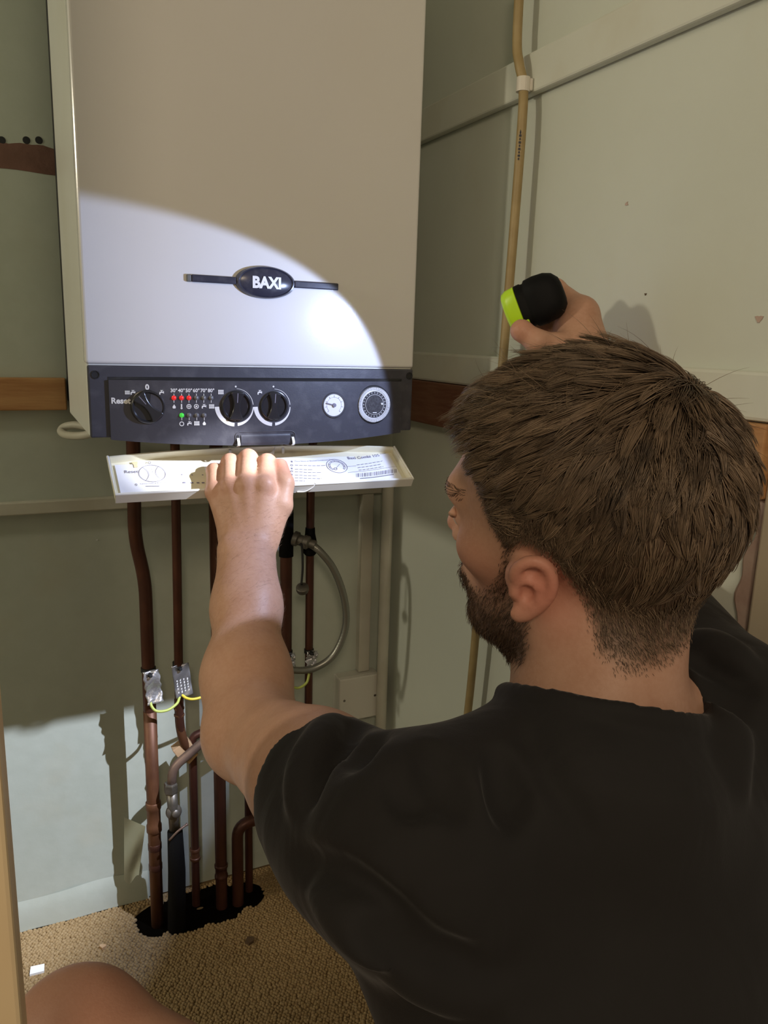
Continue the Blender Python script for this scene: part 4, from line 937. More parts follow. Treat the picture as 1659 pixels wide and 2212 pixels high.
# right arm, raised in front of the head, hand around the torch
UR = RS*0.5+ER*0.5
body.chain([RS, UR, ER], [0.054, 0.047, 0.0385], 0.025)
G1, G2 = ER*0.7+WRR*0.3, ER*0.3+WRR*0.7
body.chain([ER, G1, G2, WRR], [0.038, 0.040, 0.032, 0.0275], 0.025)
TW = -TAX; TE = unit(np.array([0, 0, 1.0])-TW*TW[2]); TSD = np.cross(TW, TE)        # torch frame: back, up, side
if np.dot(TSD, CAM-TORCH) < 0: TSD = -TSD                                            # side faces the camera
RH_ = at(1252, 752, 0.905)
body.chain([WRR, RH_], [0.0275, 0.025], 0.02)
spec2 = [
 (RH_, [a3((1258, 672, 0.900)), a3((1200, 624, 0.928)), a3((1150, 632, 0.934)), a3((1118, 645, 0.924))], [0.0138, 0.0112, 0.0100, 0.0088]),
 (at(1254, 752, 0.915), [a3((1258, 692, 0.918)), a3((1198, 650, 0.940)), a3((1150, 656, 0.942)), a3((1122, 666, 0.930))], [0.0138, 0.0114, 0.0100, 0.0088]),
 (at(1254, 756, 0.922), [a3((1256, 712, 0.930)), a3((1200, 678, 0.942)), a3((1160, 684, 0.942)), a3((1138, 692, 0.930))], [0.0128, 0.0106, 0.0096, 0.0086]),
 (at(1250, 764, 0.928), [a3((1250, 732, 0.936)), a3((1206, 704, 0.940)), a3((1178, 708, 0.938)), a3((1160, 714, 0.928))], [0.0118, 0.0096, 0.0088, 0.0080])]
fingers(body, WRR, spec2)
body.chain([at(1256, 750, 0.900), at(1246, 700, 0.902)], [0.025, 0.021], 0.02); body.chain([at(1250, 756, 0.915), at(1236, 716, 0.925)], [0.022, 0.018], 0.02)
body.capsule(at(1258, 752, 0.890), at(1206, 750, 0.876), 0.0200, 0.0150, 0.016)
body.chain([at(1206, 750, 0.876), at(1160, 738, 0.866), at(1126, 714, 0.868)], [0.0150, 0.0125, 0.0105], 0.006)
body.ellip(at(1127, 714, 0.866), np.eye(3), (0.0114, 0.0114, 0.0114), 0.006)
# head
E = body.ellip
E(hd(-0.012, 0, 0.045), HAX, (0.1035*HS, 0.0775*HS, 0.088*HS), 0.02)
E(hd(-0.050, 0, 0.020), HAX, (0.060*HS, 0.066*HS, 0.062*HS), 0.03)
E(hd(0.034, 0, -0.005), HAX, (0.060*HS, 0.057*HS, 0.085*HS), 0.03)
E(hd(0.040, 0, -0.062), HAX, (0.050*HS, 0.046*HS, 0.042*HS), 0.03)
for s_ in (-1, 1):
    body.capsule(hd(0.002, 0.052*s_, -0.050), hd(0.072, 0.018*s_, -0.094), 0.0165, 0.0165, 0.03)
    E(hd(0.060, 0.045*s_, -0.012), HAX, (0.022, 0.015, 0.015), 0.03)
E(hd(0.080, 0, -0.094), HAX, (0.018, 0.020, 0.018), 0.02)
body.capsule(hd(0.084, -0.034, 0.033), hd(0.084, 0.034, 0.033), 0.0135, 0.0135, 0.02)
E(hd(0.076, 0, -0.048), HAX, (0.026, 0.033, 0.030), 0.02)
for s_ in (-1, 1): E(hd(0.103, 0.032*s_, 0.010), HAX, (0.020, 0.018, 0.013), 0.014, 'sub')
for s_ in (-1, 1): E(hd(0.080, 0.032*s_, 0.010), HAX, (0.0150, 0.0150, 0.0135), 0.004)
body.capsule(hd(0.092, 0, 0.020), hd(0.110, 0, -0.016), 0.0075, 0.0095, 0.012); E(hd(0.114, 0, -0.020), HAX, (0.0112, 0.0105, 0.0095), 0.008)
for s_ in (-1, 1): E(hd(0.103, 0.0125*s_, -0.025), HAX, (0.0105, 0.0070, 0.0075), 0.006)
body.capsule(hd(0.098, -0.017, -0.055), hd(0.098, 0.017, -0.055), 0.0062, 0.0062, 0.006); body.capsule(hd(0.0965, -0.015, -0.066), hd(0.0965, 0.015, -0.066), 0.0070, 0.0070, 0.006)
# ears
def ear(s_):
    n = unit(HL*s_*0.86-HF*0.50+HU*0.05); up = unit(HU*0.97-HF*0.22); up = unit(up-n*np.dot(up, n)); bk = np.cross(n, up); bk = bk if np.dot(bk, -HF) > 0 else -bk
    c = hd(0.004, 0.0825*s_, -0.0085); ES = 0.86; e = lambda b, u, o=0.0: c+ES*(bk*b+up*u+n*o)
    body.ellip(e(0.004, -0.001, -0.002), (bk, up, n), (0.01419, 0.02279, 0.00473), 0.006)
    body.capsule(e(-0.004, 0.006, -0.012), e(0.004, 0.0, -0.003), 0.013, 0.010, 0.010)
    hel = [(-0.010, 0.006, 0.001), (-0.0115, 0.016, 0.003), (-0.006, 0.0255, 0.005), (0.004, 0.0290, 0.006), (0.0135, 0.0245, 0.0065), (0.0190, 0.0140, 0.007), (0.0200, 0.0020, 0.0065), (0.0165, -0.0095, 0.005), (0.0105, -0.0190, 0.003), (0.0045, -0.0265, 0.001)]
    body.chain([e(*p) for p in catmull(hel, 3)], [0.0041]*28, 0.0025)
    body.ellip(e(-0.002, -0.0270, 0.001), (bk, up, n), (0.00731, 0.00731, 0.00430), 0.005)                      # lobe
    body.chain([e(0.0085, 0.0170, 0.003), e(0.0105, 0.006, 0.0045), e(0.0085, -0.006, 0.004), e(0.003, -0.0150, 0.003)], [0.0030]*4, 0.003)   # antihelix
    body.ellip(e(0.000, -0.004, 0.007), (bk, up, n), (0.00645, 0.00817, 0.00688), 0.003, 'sub')                  # concha
    body.ellip(e(0.0015, 0.0165, 0.0065), (bk, up, n), (0.00559, 0.00430, 0.00430), 0.003, 'sub')
    body.ellip(e(-0.0095, -0.006, 0.0015), (bk, up, n), (0.00361, 0.00559, 0.00387), 0.004)                      # tragus
for s_ in (1, -1): ear(s_)

BV, BF = body.mesh()
def local_head(V):
    q = (V-HC)/HS; return q@HF, q@HL, q@HU
ha, hb, hc = local_head(BV)
HLA = [-0.14, -0.10, -0.075, -0.050, -0.030, -0.012, 0.010, 0.026, 0.036, 0.048, 0.062, 0.080, 0.11]
HLC = [-0.056, -0.060, -0.058, -0.048, -0.016, 0.014, 0.016, 0.008, 0.022, 0.048, 0.070, 0.080, 0.085]
def sstep(x, a, b): t = np.clip((x-a)/(b-a), 0, 1); return t*t*(3-2*t)
near_head = (np.abs(hb) < 0.125) & (np.abs(ha) < 0.14) & (hc > -0.15)
def eardist(a, b, c): return np.sqrt(((a-0.003)/0.024)**2+((c+0.009)/0.033)**2)
def scalp_mask(a, b, c): return sstep(c-np.interp(a, HLA, HLC), -0.006, 0.010)*sstep(eardist(a, b, c), 0.92, 1.12)
def beard_mask(a, b, c):
    top = np.interp(a, [-0.01, 0.012, 0.028, 0.038, 0.060, 0.080, 0.12], [-0.02, 0.020, 0.022, -0.018, -0.046, -0.050, -0.040])
    low = np.interp(a, [-0.01, 0.02, 0.05, 0.09], [-0.062, -0.085, -0.118, -0.13])
    m = sstep(top-c, -0.006, 0.010)*sstep(c-low, -0.004, 0.010)*sstep(a, -0.004, 0.014)
    lip = np.exp(-((a-0.10)/0.02)**2-(b/0.018)**2-((c+0.060)/0.008)**2)
    return m*(1-lip)*sstep(eardist(a, b, c), 0.85, 1.1)
m_scalp = np.where(near_head, scalp_mask(ha, hb, hc), 0); m_beard = np.where(near_head, beard_mask(ha, hb, hc), 0)
red = np.zeros(len(BV))
def blush(c, r, w=1.0): 
    global red; d2 = ((BV-c)**2).sum(1); red = np.maximum(red, w*np.exp(-d2/(r*r)))
for s_ in (1, -1): blush(hd(-0.012, 0.092*s_, -0.005), 0.034, 1.0)
blush(hd(0.06, 0.05, -0.02), 0.03, 0.5); blush(hd(0.115, 0, -0.02), 0.015, 0.6)
for sp in (spec, spec2):
    for _, pts, rr in sp: blush(pts[0], 0.011, 0.55); blush(pts[1], 0.011, 0.4)
blush(at(605, 1004, 1.026), 0.018, 0.9); blush(at(1126, 714, 0.866), 0.015, 0.5); blush(KL, 0.10, 0.5)
M['skin'] = material('fair_skin', (0.50, 0.285, 0.190), 0.50, spec=0.35, noise=[(45.0, (0.44, 0.235, 0.150), 0.6), (260.0, (0.54, 0.32, 0.225), 0.4)], bump=(420, 0.18, 0.0012),
                     attr=[('redness', (0.60, 0.235, 0.165)), ('scalp', (0.075, 0.048, 0.030)), ('beard', (0.130, 0.075, 0.045))])
man = thing('person', 'man in black t-shirt kneeling, lifting the boiler flap and aiming a torch', 'person', (PEL[0], PEL[1], 0))
bo = obj('body', (BV, BF), M['skin'], man, smooth=True)
for nm, arr in (('redness', red), ('scalp', m_scalp*(0.62+0.33*sstep(hc-np.interp(ha, HLA, HLC), 0.0, 0.035))), ('beard', m_beard*(0.30+0.55*sstep(-hc, 0.03, 0.09)))):
    a = bo.data.attributes.new(nm, 'FLOAT', 'POINT'); a.data.foreach_set('value', arr.astype(np.float32))
M['eye'] = material('eye_white', (0.7, 0.68, 0.64), 0.15, attr=None); M['iris'] = material('blue_grey_iris', (0.08, 0.12, 0.15), 0.15)
for s_ in (1, -1):
    eb = obj('eye', MB().sphere(hd(0.0835, 0.032*s_, 0.009), 0.0125, 20, 14), M['eye'], man, smooth=True)
    obj('iris', MB().sphere(hd(0.0895, 0.0322*s_, 0.009), 0.0070, 14, 10), M['iris'], eb, smooth=True)
    obj('eyelid', MB().tube(catmull([hd(0.0890, (0.032+d)*s_, 0.0165-14*d*d) for d in (-0.014, -0.007, 0, 0.007, 0.014)], 4), 0.0034, 10), M['skin'], man, smooth=True)

# ---- t-shirt
sh1 = Field((-0.10, -1.0, 0.22), (0.592, -0.25, 0.95), 0.0036)
HEM = LS*0.55+EL*0.45; AD = unit(EL-LS)
sh1.capsule(NB+TDN*0.085, CH, 0.086, 0.114, 0.05, fl_t(0.70, 1.04)); sh1.capsule(CH, WA, 0.116, 0.112, 0.05, fl_t(0.68, 0.96)); sh1.capsule(WA, PEL-TDN*0.02, 0.112, 0.116, 0.05, fl_t(0.68, 0.92))
sh1.capsule(LS+SIDE*0.01, RS-SIDE*0.01, 0.060, 0.060, 0.055)
for s_ in (LS, RS): sh1.capsule(NB+np.array([0, 0.004, -0.014]), s_+np.array([0, 0, 0.008]), 0.050, 0.049, 0.045)
sh1.chain([LS, HEM+AD*0.03], [0.0620, 0.0570], 0.03)
DNV = np.array([0, 0, -1.0])
sh1.capsule(LS+DNV*0.025, HEM+DNV*0.012+AD*0.03, 0.050, 0.046, 0.03)
sh1.capsule(LS*0.5+HEM*0.5+DNV*0.03, CH-SIDE*0.085+TDN*0.02, 0.040, 0.060, 0.06)                         # cloth hanging from the arm to the side
HEMR = RS*0.40+ER*0.60; ADR = unit(ER-RS)
sh1.chain([RS, HEMR+ADR*0.03], [0.062, 0.056], 0.03)
sh1.capsule(CH+TFR*0.05-SIDE*0.02, WA+TFR*0.075-SIDE*0.05, 0.07, 0.075, 0.06)                             # front hanging forward
# folds: creases pressed in, ridges raised
def fold(pts, r, depth, mode, k=0.016):
    r *= 0.8; depth *= 0.85; P = [sh1.cast(*p) for p in pts]; P = [p for p in P if p is not None]
    if len(P) < 2: return
    P = catmull(P, 5); N = sh1.normals(P)
    off = (r-depth) if mode == 'sub' else -(r-depth)
    Q = P+N*off
    n = len(Q); rr = [r*(0.35+0.65*math.sin(math.pi*min(1, max(0, (i+1)/(n+1))))) for i in range(n)]
    for i in range(n-1): sh1.capsule(Q[i], Q[i+1], rr[i], rr[i+1], k, None, mode)
folds = [
 ([(876, 1560), (884, 1620), (888, 1680), (892, 1730)], 0.010, 0.008, 'sub'), ([(905, 1560), (915, 1640), (925, 1700)], 0.012, 0.005, 'add'),
 ([(850, 1560), (858, 1640), (868, 1720)], 0.012, 0.005, 'add'),
 ([(1080, 1640), (1098, 1700), (1100, 1760)], 0.009, 0.006, 'sub'),
 ([(935, 1610), (955, 1680), (985, 1740)], 0.010, 0.004, 'sub'), ([(1140, 1580), (1190, 1660), (1240, 1730), (1260, 1800)], 0.012, 0.004, 'sub'),
 ([(1200, 1560), (1260, 1640), (1290, 1720)], 0.014, 0.004, 'add'),
 ([(1540, 1540), (1515, 1620), (1520, 1690)], 0.012, 0.007, 'sub'), ([(1575, 1540), (1570, 1620), (1590, 1700)], 0.014, 0.005, 'add'), ([(1480, 1560), (1490, 1620), (1505, 1680)], 0.010, 0.004, 'add'),
 ([(760, 1560), (740, 1590), (700, 1640), (672, 1720)], 0.010, 0.006, 'sub'), ([(720, 1553), (690, 1600), (655, 1670), (650, 1740)], 0.009, 0.004, 'add'),
 ([(825, 1552), (800, 1590), (770, 1640)], 0.009, 0.006, 'sub'),
 ([(640, 1860), (720, 1900), (800, 1960), (880, 2010)], 0.012, 0.007, 'sub'), ([(690, 1930), (780, 2000), (860, 2060)], 0.012, 0.005, 'add'), ([(800, 2020), (900, 2060), (1010, 2080)], 0.012, 0.006, 'sub'), ([(860, 2110), (960, 2140), (1060, 2150)], 0.014, 0.004, 'add'),
 ([(1500, 1420), (1560, 1440), (1620, 1490)], 0.009, 0.006, 'sub'), ([(1490, 1380), (1550, 1395), (1610, 1440)], 0.009, 0.005, 'add'), ([(1500, 1460), (1550, 1480), (1610, 1540)], 0.010, 0.005, 'sub')]
for f_ in folds: fold(*f_)
# knobbly ridges along the shoulder line
for px in ():
    P = sh1.cast(px, 1572)
    if P is not None: sh1.capsule(P+np.array([0, 0.0, -0.001]), P+np.array([0.008, 0.05, 0.002]), 0.0045, 0.0055, 0.012)
# openings
def cut_arm(hem, ad, r): 
    sh1.plane(hem, ad, hem-0.09, hem+0.12, 0.0)
    sh1.capsule(hem-ad*0.05, hem+ad*0.05, r, r, 0.0, None, 'sub')
sh1.plane(HEM, AD, np.array([-0.1, -0.55, 0.55]), np.array([0.17, -0.25, 0.95]), 0.0); sh1.capsule(HEM-AD*0.04+DNV*0.004, HEM+AD*0.05+DNV*0.004, 0.0515, 0.0515, 0.0, None, 'sub')
sh1.plane(HEMR, ADR, HEMR-0.10, HEMR+0.14, 0.0)
NAX = unit(NKT-NB); COLC = at(1300, 1515, 0.600); COLN = unit(NAX*0.9+TFR*0.0)
cr = unit(SIDE-COLN*np.dot(SIDE, COLN)); cf = np.cross(COLN, cr)
ring = [COLC+cr*0.0700*math.cos(t)+cf*0.066*math.sin(t)*(1 if math.sin(t)*np.dot(cf, TFR) < 0 else 1.2) for t in np.linspace(0, 2*math.pi, 37)]
sh1.capsule(COLC-COLN*0.056, COLC-COLN*0.012, 0.092, 0.0675, 0.030)
for i in range(36):
    o1, o2 = unit(ring[i]-COLC), unit(ring[i+1]-COLC)
    sh1.capsule(ring[i]-COLN*0.006, ring[i+1]-COLN*0.006, 0.0050, 0.0050, 0.008)
_R = sh1.region(COLC-0.16, COLC+0.16); _sl, _X, _Y, _Z = _R
_pa = (_X-COLC[0])*COLN[0]+(_Y-COLC[1])*COLN[1]+(_Z-COLC[2])*COLN[2]
_ps = (_X-COLC[0])*cr[0]+(_Y-COLC[1])*cr[1]+(_Z-COLC[2])*cr[2]; _pf = (_X-COLC[0])*cf[0]+(_Y-COLC[1])*cf[1]+(_Z-COLC[2])*cf[2]
_cyl = np.sqrt((_ps/1.05)**2+_pf**2)-0.0650
sh1.blend(_sl, np.maximum(_cyl, -(_pa+0.014)).astype(np.float32), 0.003, 'sub'); sh1.blend(_sl, np.maximum(_cyl-0.012, -(_pa-0.0035)).astype(np.float32), 0.003, 'sub')
TV, TF_ = sh1.mesh()
_in = np.all((BV > sh1.lo+0.004) & (BV < sh1.lo+sh1.h*(sh1.n-2)), axis=1); _v = np.where(_in, sh1.sample(np.where(_in[:, None], BV, sh1.lo+0.1)), 1.0)
_ax = (BV-HEM)@AD; _axr = (BV-HEMR)@ADR; _cp = (BV-COLC)@COLN; _safe = ((_ax < -0.02) | (BV[:, 0] > 0.2))*((_axr < -0.02) | (BV[:, 0] < 0.35))*(_cp < -0.022)
_push = 0.016*np.where(_safe, sstep(-_v, -0.022, 0.0), 0.0); BN = np.zeros(len(BV)*3); bo.data.vertices.foreach_get('normal', BN); BV2 = BV-BN.reshape(-1, 3)*_push[:, None]
bo.data.vertices.foreach_set('co', (BV2-root_loc(man)).astype(np.float32).ravel()); bo.data.update()
def cloth_folds(m):
    nt = m.node_tree; b = nt.nodes['Principled BSDF']; old = b.inputs['Normal'].links[0].from_node
    tc = nt.nodes.new('ShaderNodeTexCoord'); mp = nt.nodes.new('ShaderNodeMapping'); mp.inputs['Scale'].default_value = (1.0, 1.0, 0.45); mp.inputs['Rotation'].default_value = (0.2, 0.5, 0.3); nt.links.new(tc.outputs['Object'], mp.inputs[0])
    n = nt.nodes.new('ShaderNodeTexNoise'); n.inputs['Scale'].default_value = 17; n.inputs['Detail'].default_value = 2.5; n.inputs['Distortion'].default_value = 0.6; nt.links.new(mp.outputs[0], n.inputs['Vector'])
    bp = nt.nodes.new('ShaderNodeBump'); bp.inputs['Strength'].default_value = 0.45; bp.inputs['Distance'].default_value = 0.012; nt.links.new(n.outputs['Fac'], bp.inputs['Height']); nt.links.new(bp.outputs[0], old.inputs['Normal'])
M['shirt'] = material('black_cotton', (0.0165, 0.0150, 0.0140), 0.85, spec=0.25, sheen=0.06, noise=[(9.0, (0.021, 0.0195, 0.0185), 0.7)], bump=(700, 0.15, 0.0010))
cloth_folds(M['shirt'])
ts = obj('t_shirt', (TV, TF_), M['shirt'], man, smooth=True, label='plain black cotton t-shirt')
sm_ = ts.modifiers.new('soft', 'SMOOTH'); sm_.factor = 0.5; sm_.iterations = 4
# sleeve hem stitching
w1 = unit(np.cross(AD, np.array([0, 0, 1.0]))); w2 = np.cross(AD, w1)
# ---- shorts
st1 = Field((-0.02, -1.0, 0.05), (0.59, -0.38, 0.46), 0.006)
st1.capsule(PEL-TDN*0.05, PEL+TDN*0.02, 0.118, 0.125, 0.05, fl_t(0.68, 0.95))
for H, K in ((HIPL, KL), (HIPR, KR)):
    st1.capsule(H, H*0.45+K*0.55, 0.108, 0.098, 0.05)
    kk = H*0.45+K*0.55; st1.plane(kk, unit(K-H), kk-0.17, kk+0.17)
SV, SF = st1.mesh()
obj('shorts', (SV, SF), material('black_shorts', (0.014, 0.014, 0.015), 0.9), man, smooth=True)
del body.D, st1.D

# ---- hair: tapered strands rooted on the scalp
bn = np.zeros((len(BV), 3)); bo.data.vertices.foreach_get('normal', bn.ravel() if False else (tmp := np.zeros(len(BV)*3))); bn = tmp.reshape(-1, 3)
def strands(P0, N0, T0, length, stiff, width, npts, grav, rng, wig, clump=None):
    n = len(P0); pts = [P0.copy()]; d = T0*(1-stiff[:, None])+N0*stiff[:, None]; d /= np.linalg.norm(d, axis=1)[:, None]
    step = (length/(npts-1))[:, None]; p = P0.copy()
    w = rng.normal(0, 1, (n, 3))*wig
    for i in range(1, npts):
        t = i/(npts-1)
        p = p+d*step; pts.append(p.copy())
        d = d+(T0*0.30-N0*0.10*t+w*0.35)+np.array([0, 0, -1.0])*grav
        d /= np.linalg.norm(d, axis=1)[:, None]
        # stay outside the skull
        q = (p-hd(-0.012, 0, 0.045))/HS; e = np.sqrt((q@HF/0.1045)**2+(q@HL/0.0785)**2+(q@HU/0.089)**2)
        ins = e < 1.03
        if ins.any(): p[ins] = hd(-0.012, 0, 0.045)+(p[ins]-hd(-0.012, 0, 0.045))*(1.03/e[ins])[:, None]; pts[-1] = p.copy()
    A = np.stack(pts, 1)
    if clump is not None:
        gi, str_ = clump; tt = np.linspace(0, 1, npts)[None, :, None]
        A = A+(A[gi]-A-(A[gi][:, :1]-A[:, :1])*(1-tt*0.85))*tt*str_
    return A
def strand_mesh(A, width):
    n, m, _ = A.shape; T = np.gradient(A, axis=1); T /= np.linalg.norm(T, axis=2)[..., None]+1e-9
    ref = np.array([0.3, 0.5, 0.8]); N = np.cross(T, ref); N /= np.linalg.norm(N, axis=2)[..., None]+1e-9; B = np.cross(T, N)
    tt = np.linspace(0, 1, m); wd = (width[:, None]*(1-0.85*tt[None]**2))[..., None]
    V = np.stack([A+wd*(N*math.cos(a)+B*math.sin(a)) for a in (0, 2.094, 4.189)], 2)       # n, m, 3, 3
    idx = np.arange(n*m*3).reshape(n, m, 3); F = []
    for k in range(3): F.append(np.stack([idx[:, :-1, k], idx[:, :-1, (k+1) % 3], idx[:, 1:, (k+1) % 3], idx[:, 1:, k]], -1).reshape(-1, 4))
    return V.reshape(-1, 3), np.concatenate(F)
def hair_material(name, c0, c1):
    m = bpy.data.materials.new(name); m.use_nodes = True; nt = m.node_tree; b = nt.nodes['Principled BSDF']
    a = nt.nodes.new('ShaderNodeAttribute'); a.attribute_name = 'tone'; mx = nt.nodes.new('ShaderNodeMix'); mx.data_type = 'RGBA'
    mx.inputs[6].default_value = (*c0, 1); mx.inputs[7].default_value = (*c1, 1); nt.links.new(a.outputs['Fac'], mx.inputs[0]); nt.links.new(mx.outputs[2], b.inputs['Base Color'])
    b.inputs['Roughness'].default_value = 0.42; b.inputs['Specular IOR Level'].default_value = 0.45
    return m
M['hair'] = hair_material('brown_hair', (0.055, 0.036, 0.022), (0.33, 0.23, 0.145)); M['beard'] = hair_material('dark_beard', (0.060, 0.036, 0.022), (0.190, 0.115, 0.068))
def hair_obj(name, A, width, tone, mat, parent, label):
    V, F = strand_mesh(A, width); o = obj(name, (V, F), mat, parent, smooth=True, label=label)
    a = o.data.attributes.new('tone', 'FLOAT', 'POINT'); a.data.foreach_set('value', np.repeat(tone, A.shape[1]*3).astype(np.float32)); o['kind'] = 'stuff'; return o
rng = np.random.default_rng(11)
hlow = sstep(hc-np.interp(ha, HLA, HLC), 0.0, 0.060)
cand = np.where(near_head & (m_scalp > 0.25) & (hlow > 0.10))[0]
wgt = hlow[cand]*(0.5+0.5*sstep(hc[cand], 0.02, 0.08))
pick = rng.choice(cand, 23000, p=wgt/wgt.sum())
P0 = BV[pick]+rng.normal(0, 0.0012, (len(pick), 3)); N0 = bn[pick]; a_, b_, c_ = ha[pick], hb[pick], hc[pick]
KR_ = np.array([-0.070, -0.018, 0.112])                                     # whorl
away = np.stack([a_-KR_[0], b_-KR_[1], (c_-KR_[2])*1.0], 1)
FWD = HF*1.0
Tw = away[:, :1]*HF+away[:, 1:2]*HL*0.75+away[:, 2:]*HU
# hair on the sides sweeps forward and down, the back falls down, with a slight swirl round the whorl
side = sstep(np.abs(b_), 0.035, 0.065)
Tw = Tw/np.linalg.norm(Tw, axis=1)[:, None]
swirl = np.cross(N0, Tw)*np.exp(-(np.linalg.norm(away, axis=1)/0.05)**2)[:, None]*0.9
Tw = Tw+HF*0.55*sstep(a_, -0.06, 0.02)[:, None]+HU*(-0.25)*side[:, None]+swirl
# tuft direction noise
nz = lambda s: np.stack([np.sin(P0@np.array([211, 97, 133])*s+1)+np.sin(P0@np.array([-83, 171, 201])*s+2), np.sin(P0@np.array([151, -190, 77])*s+3), np.sin(P0@np.array([-97, 133, -205])*s+4)], 1)
Tw = Tw+nz(1.0)*0.20*(0.4+sstep(c_, 0.03, 0.08))[:, None]+nz(0.45)*0.14
Tw = Tw-N0*(Tw*N0).sum(1)[:, None]; Tw /= np.linalg.norm(Tw, axis=1)[:, None]+1e-9
topness = sstep(c_, 0.055, 0.105); low = sstep(c_-np.interp(a_, HLA, HLC), 0.0, 0.060)
front = sstep(a_, 0.03, 0.085)*topness
backness = sstep(-a_, 0.04, 0.10); length = 0.0025+0.020*low+0.024*topness*(1-0.5*backness)+0.012*front; length *= rng.uniform(0.65, 1.15, len(pick))
stiff = 0.10+0.08*low+0.16*topness*(1-0.7*backness)+0.28*front; stiff = stiff*rng.uniform(0.8, 1.2, len(pick))
cl = rng.choice(len(pick), 900, replace=False); gi = np.empty(len(pick), int)
for i in range(0, len(pick), 2000):
    d2 = ((P0[i:i+2000, None]-P0[cl][None])**2).sum(2); gi[i:i+2000] = cl[np.argmin(d2, 1)]
A = strands(P0-N0*0.001, N0, Tw, length, stiff, None, 8, 0.010, rng, 0.10, (gi, (0.35+0.45*low)[:, None, None]))
tone = np.clip(0.45+0.30*rng.normal(size=len(pick))*0.6+0.35*(rng.random(len(pick))[np.argsort(np.argsort(gi))]-0.5), 0, 1)
tone = np.clip(0.5*tone+0.5*((gi*7919) % 997)/997.0, 0, 1)
hair_obj('hair', A, np.full(len(pick), 0.00042), tone, M['hair'], man, 'short brown hair, longer and tousled on top, faded at the sides')
# loose flyaway strands
fy = rng.choice(len(pick), 420, p=(topness+0.15*low)/(topness+0.15*low).sum())
Af = strands(P0[fy], N0[fy], Tw[fy]+rng.normal(0, 0.35, (420, 3)), length[fy]*rng.uniform(0.7, 1.05, 420), np.clip(stiff[fy]*1.25+0.05, 0, 0.6), None, 8, 0.0, rng, 0.35)
hair_obj('loose_strands', Af, np.full(420, 0.00022), rng.random(420), M['hair'], man, None)
# clipped fade at the sides and nape
cand = np.where(near_head & (m_scalp > 0.04) & (hlow < 0.75))[0]; w_ = m_scalp[cand]*(1.05-hlow[cand]); pick = rng.choice(cand, 16000, p=w_/w_.sum())
P0 = BV[pick]+rng.normal(0, 0.0012, (len(pick), 3)); N0 = bn[pick]
Tn = -HU*0.8-HF*0.25+HF*0.7*sstep(ha[pick], -0.03, 0.03)[:, None]+rng.normal(0, 0.2, (len(pick), 3)); Tn -= N0*(Tn*N0).sum(1)[:, None]; Tn /= np.linalg.norm(Tn, axis=1)[:, None]
A = strands(P0, N0, Tn, (0.0030+0.012*hlow[pick])*rng.uniform(0.6, 1.2, len(pick)), np.full(len(pick), 0.16), None, 4, 0.0, rng, 0.1)
hair_obj('clipped_hair', A, np.full(len(pick), 0.00020), rng.random(len(pick)), M['hair'], man, 'clipped hair fading out above the ear and at the nape')
# beard and stubble
cand = np.where(near_head & (m_beard > 0.2))[0]; pick = rng.choice(cand, 8000, p=m_beard[cand]/m_beard[cand].sum())
P0 = BV[pick]+rng.normal(0, 0.0009, (len(pick), 3)); N0 = bn[pick]; a_, c_ = ha[pick], hc[pick]
Tb = -HU*0.9+HF*0.35+rng.normal(0, 0.25, (len(pick), 3)); Tb -= N0*(Tb*N0).sum(1)[:, None]; Tb /= np.linalg.norm(Tb, axis=1)[:, None]
ln = (0.0030+0.0085*sstep(-c_, 0.02, 0.09))*rng.uniform(0.6, 1.2, len(pick))
A = strands(P0, N0, Tb, ln, np.full(len(pick), 0.30), None, 5, 0.0, rng, 0.2)
hair_obj('beard', A, np.full(len(pick), 0.00024), rng.random(len(pick)), M['beard'], man, 'short dark brown beard')
# eyebrows
eb_c = np.where(near_head & (np.abs(hc-0.036) < 0.006) & (ha > 0.06) & (np.abs(hb) > 0.012) & (np.abs(hb) < 0.052))[0]; pick = rng.choice(eb_c, 700)
P0 = BV[pick]; N0 = bn[pick]; Te = HL*np.sign(hb[pick])[:, None]+HU*0.25; Te = Te-N0*(Te*N0).sum(1)[:, None]; Te /= np.linalg.norm(Te, axis=1)[:, None]
hair_obj('eyebrow_hair', strands(P0, N0, Te, np.full(700, 0.006)*rng.uniform(.6, 1.1, 700), np.full(700, 0.12), None, 5, 0, rng, 0.1), np.full(700, 0.00025), rng.random(700), M['beard'], man, None)
# fine hair on the raised forearm
fa = np.where((((BV-EL)@AF) > 0.10) & (((BV-EL)@AF) < 0.31) & (np.linalg.norm(BV-EL-((BV-EL)@AF)[:, None]*AF, axis=1) < 0.06))[0]; pick = rng.choice(fa, 900)
P0 = BV[pick]; N0 = bn[pick]; Tf = AF*0.4+LAT*0.9+rng.normal(0, .3, (900, 3)); Tf -= N0*(Tf*N0).sum(1)[:, None]; Tf /= np.linalg.norm(Tf, axis=1)[:, None]
hair_obj('arm_hair', strands(P0, N0, Tf, np.full(900, 0.010)*rng.uniform(.5, 1.1, 900), np.full(900, 0.30), None, 5, 0, rng, 0.2), np.full(900, 0.00006), 0.6+0.4*rng.random(900), M['hair'], man, None)

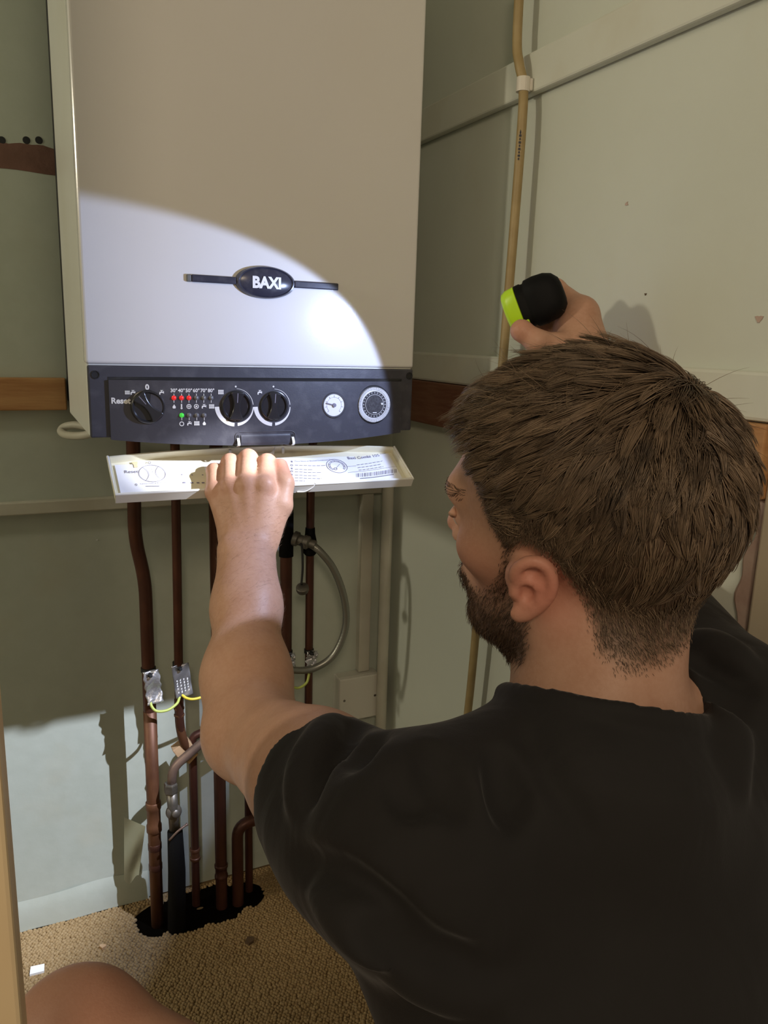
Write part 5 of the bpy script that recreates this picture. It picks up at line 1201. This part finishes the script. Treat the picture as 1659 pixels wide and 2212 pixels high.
# ================================================================== the torch in the raised hand
tor = thing('torch', 'compact black torch with fluorescent green head held above the man\'s head', 'torch', tuple(TORCH+TW*0.035))
def ttp(l, a, b): return TORCH+TW*l+TE*a+TSD*b
def loft(prof, n=40, off=0.0):
    """prof: (distance from lens, half height, half width, corner exponent)"""
    g = MB(); V = []
    for (l, hh, ww, ex) in prof:
        for k in range(n):
            t = 2*math.pi*k/n; c, s_ = math.cos(t), math.sin(t)
            V.append(ttp(l, math.copysign(abs(s_)**(2/ex), s_)*hh, math.copysign(abs(c)**(2/ex), c)*ww))
    m = len(prof); F = [(i*n+k, i*n+(k+1) % n, (i+1)*n+(k+1) % n, (i+1)*n+k) for i in range(m-1) for k in range(n)]
    F += [tuple(range(n))[::-1], tuple((m-1)*n+k for k in range(n))]
    return g.add(V, F)
o = obj('torch_head', loft([(0.00344, 0.01581, 0.01395, 2.4), (0.00086, 0.01814, 0.01581, 2.5), (0.00258, 0.02186, 0.01814, 2.6), (0.00774, 0.02437, 0.01999, 2.8), (0.01763, 0.02530, 0.02065, 3.0), (0.01849, 0.02437, 0.01972, 3.0)]), M['torch_green'], tor); autosmooth(o, 45)
obj('lens', loft([(0.00387, 0.01535, 0.01349, 2.4), (0.00344, 0.01535, 0.01349, 2.4)]), M['torch_lens'], tor)
o = obj('torch_body', loft([(0.01858, 0.02530, 0.02065, 3.0), (0.02494, 0.02558, 0.02092, 3.0), (0.02666, 0.02437, 0.01999, 3.0), (0.02881, 0.02437, 0.01999, 3.0), (0.03096, 0.02697, 0.02158, 3.0), (0.04128, 0.02771, 0.02213, 3.0), (0.05332, 0.02651, 0.02139, 2.9), (0.06192, 0.02279, 0.01907, 2.7), (0.06751, 0.01581, 0.01395, 2.4), (0.06880, 0.00930, 0.00837, 2.2)]), M['torch_black'], tor); autosmooth(o, 50)
obj('thumb_catch', MB().obox(ttp(0.018, -0.020, 0.0195), TW*0.006, TE*0.004, TSD*0.0030), M['torch_green'], tor, bevel=0.001)
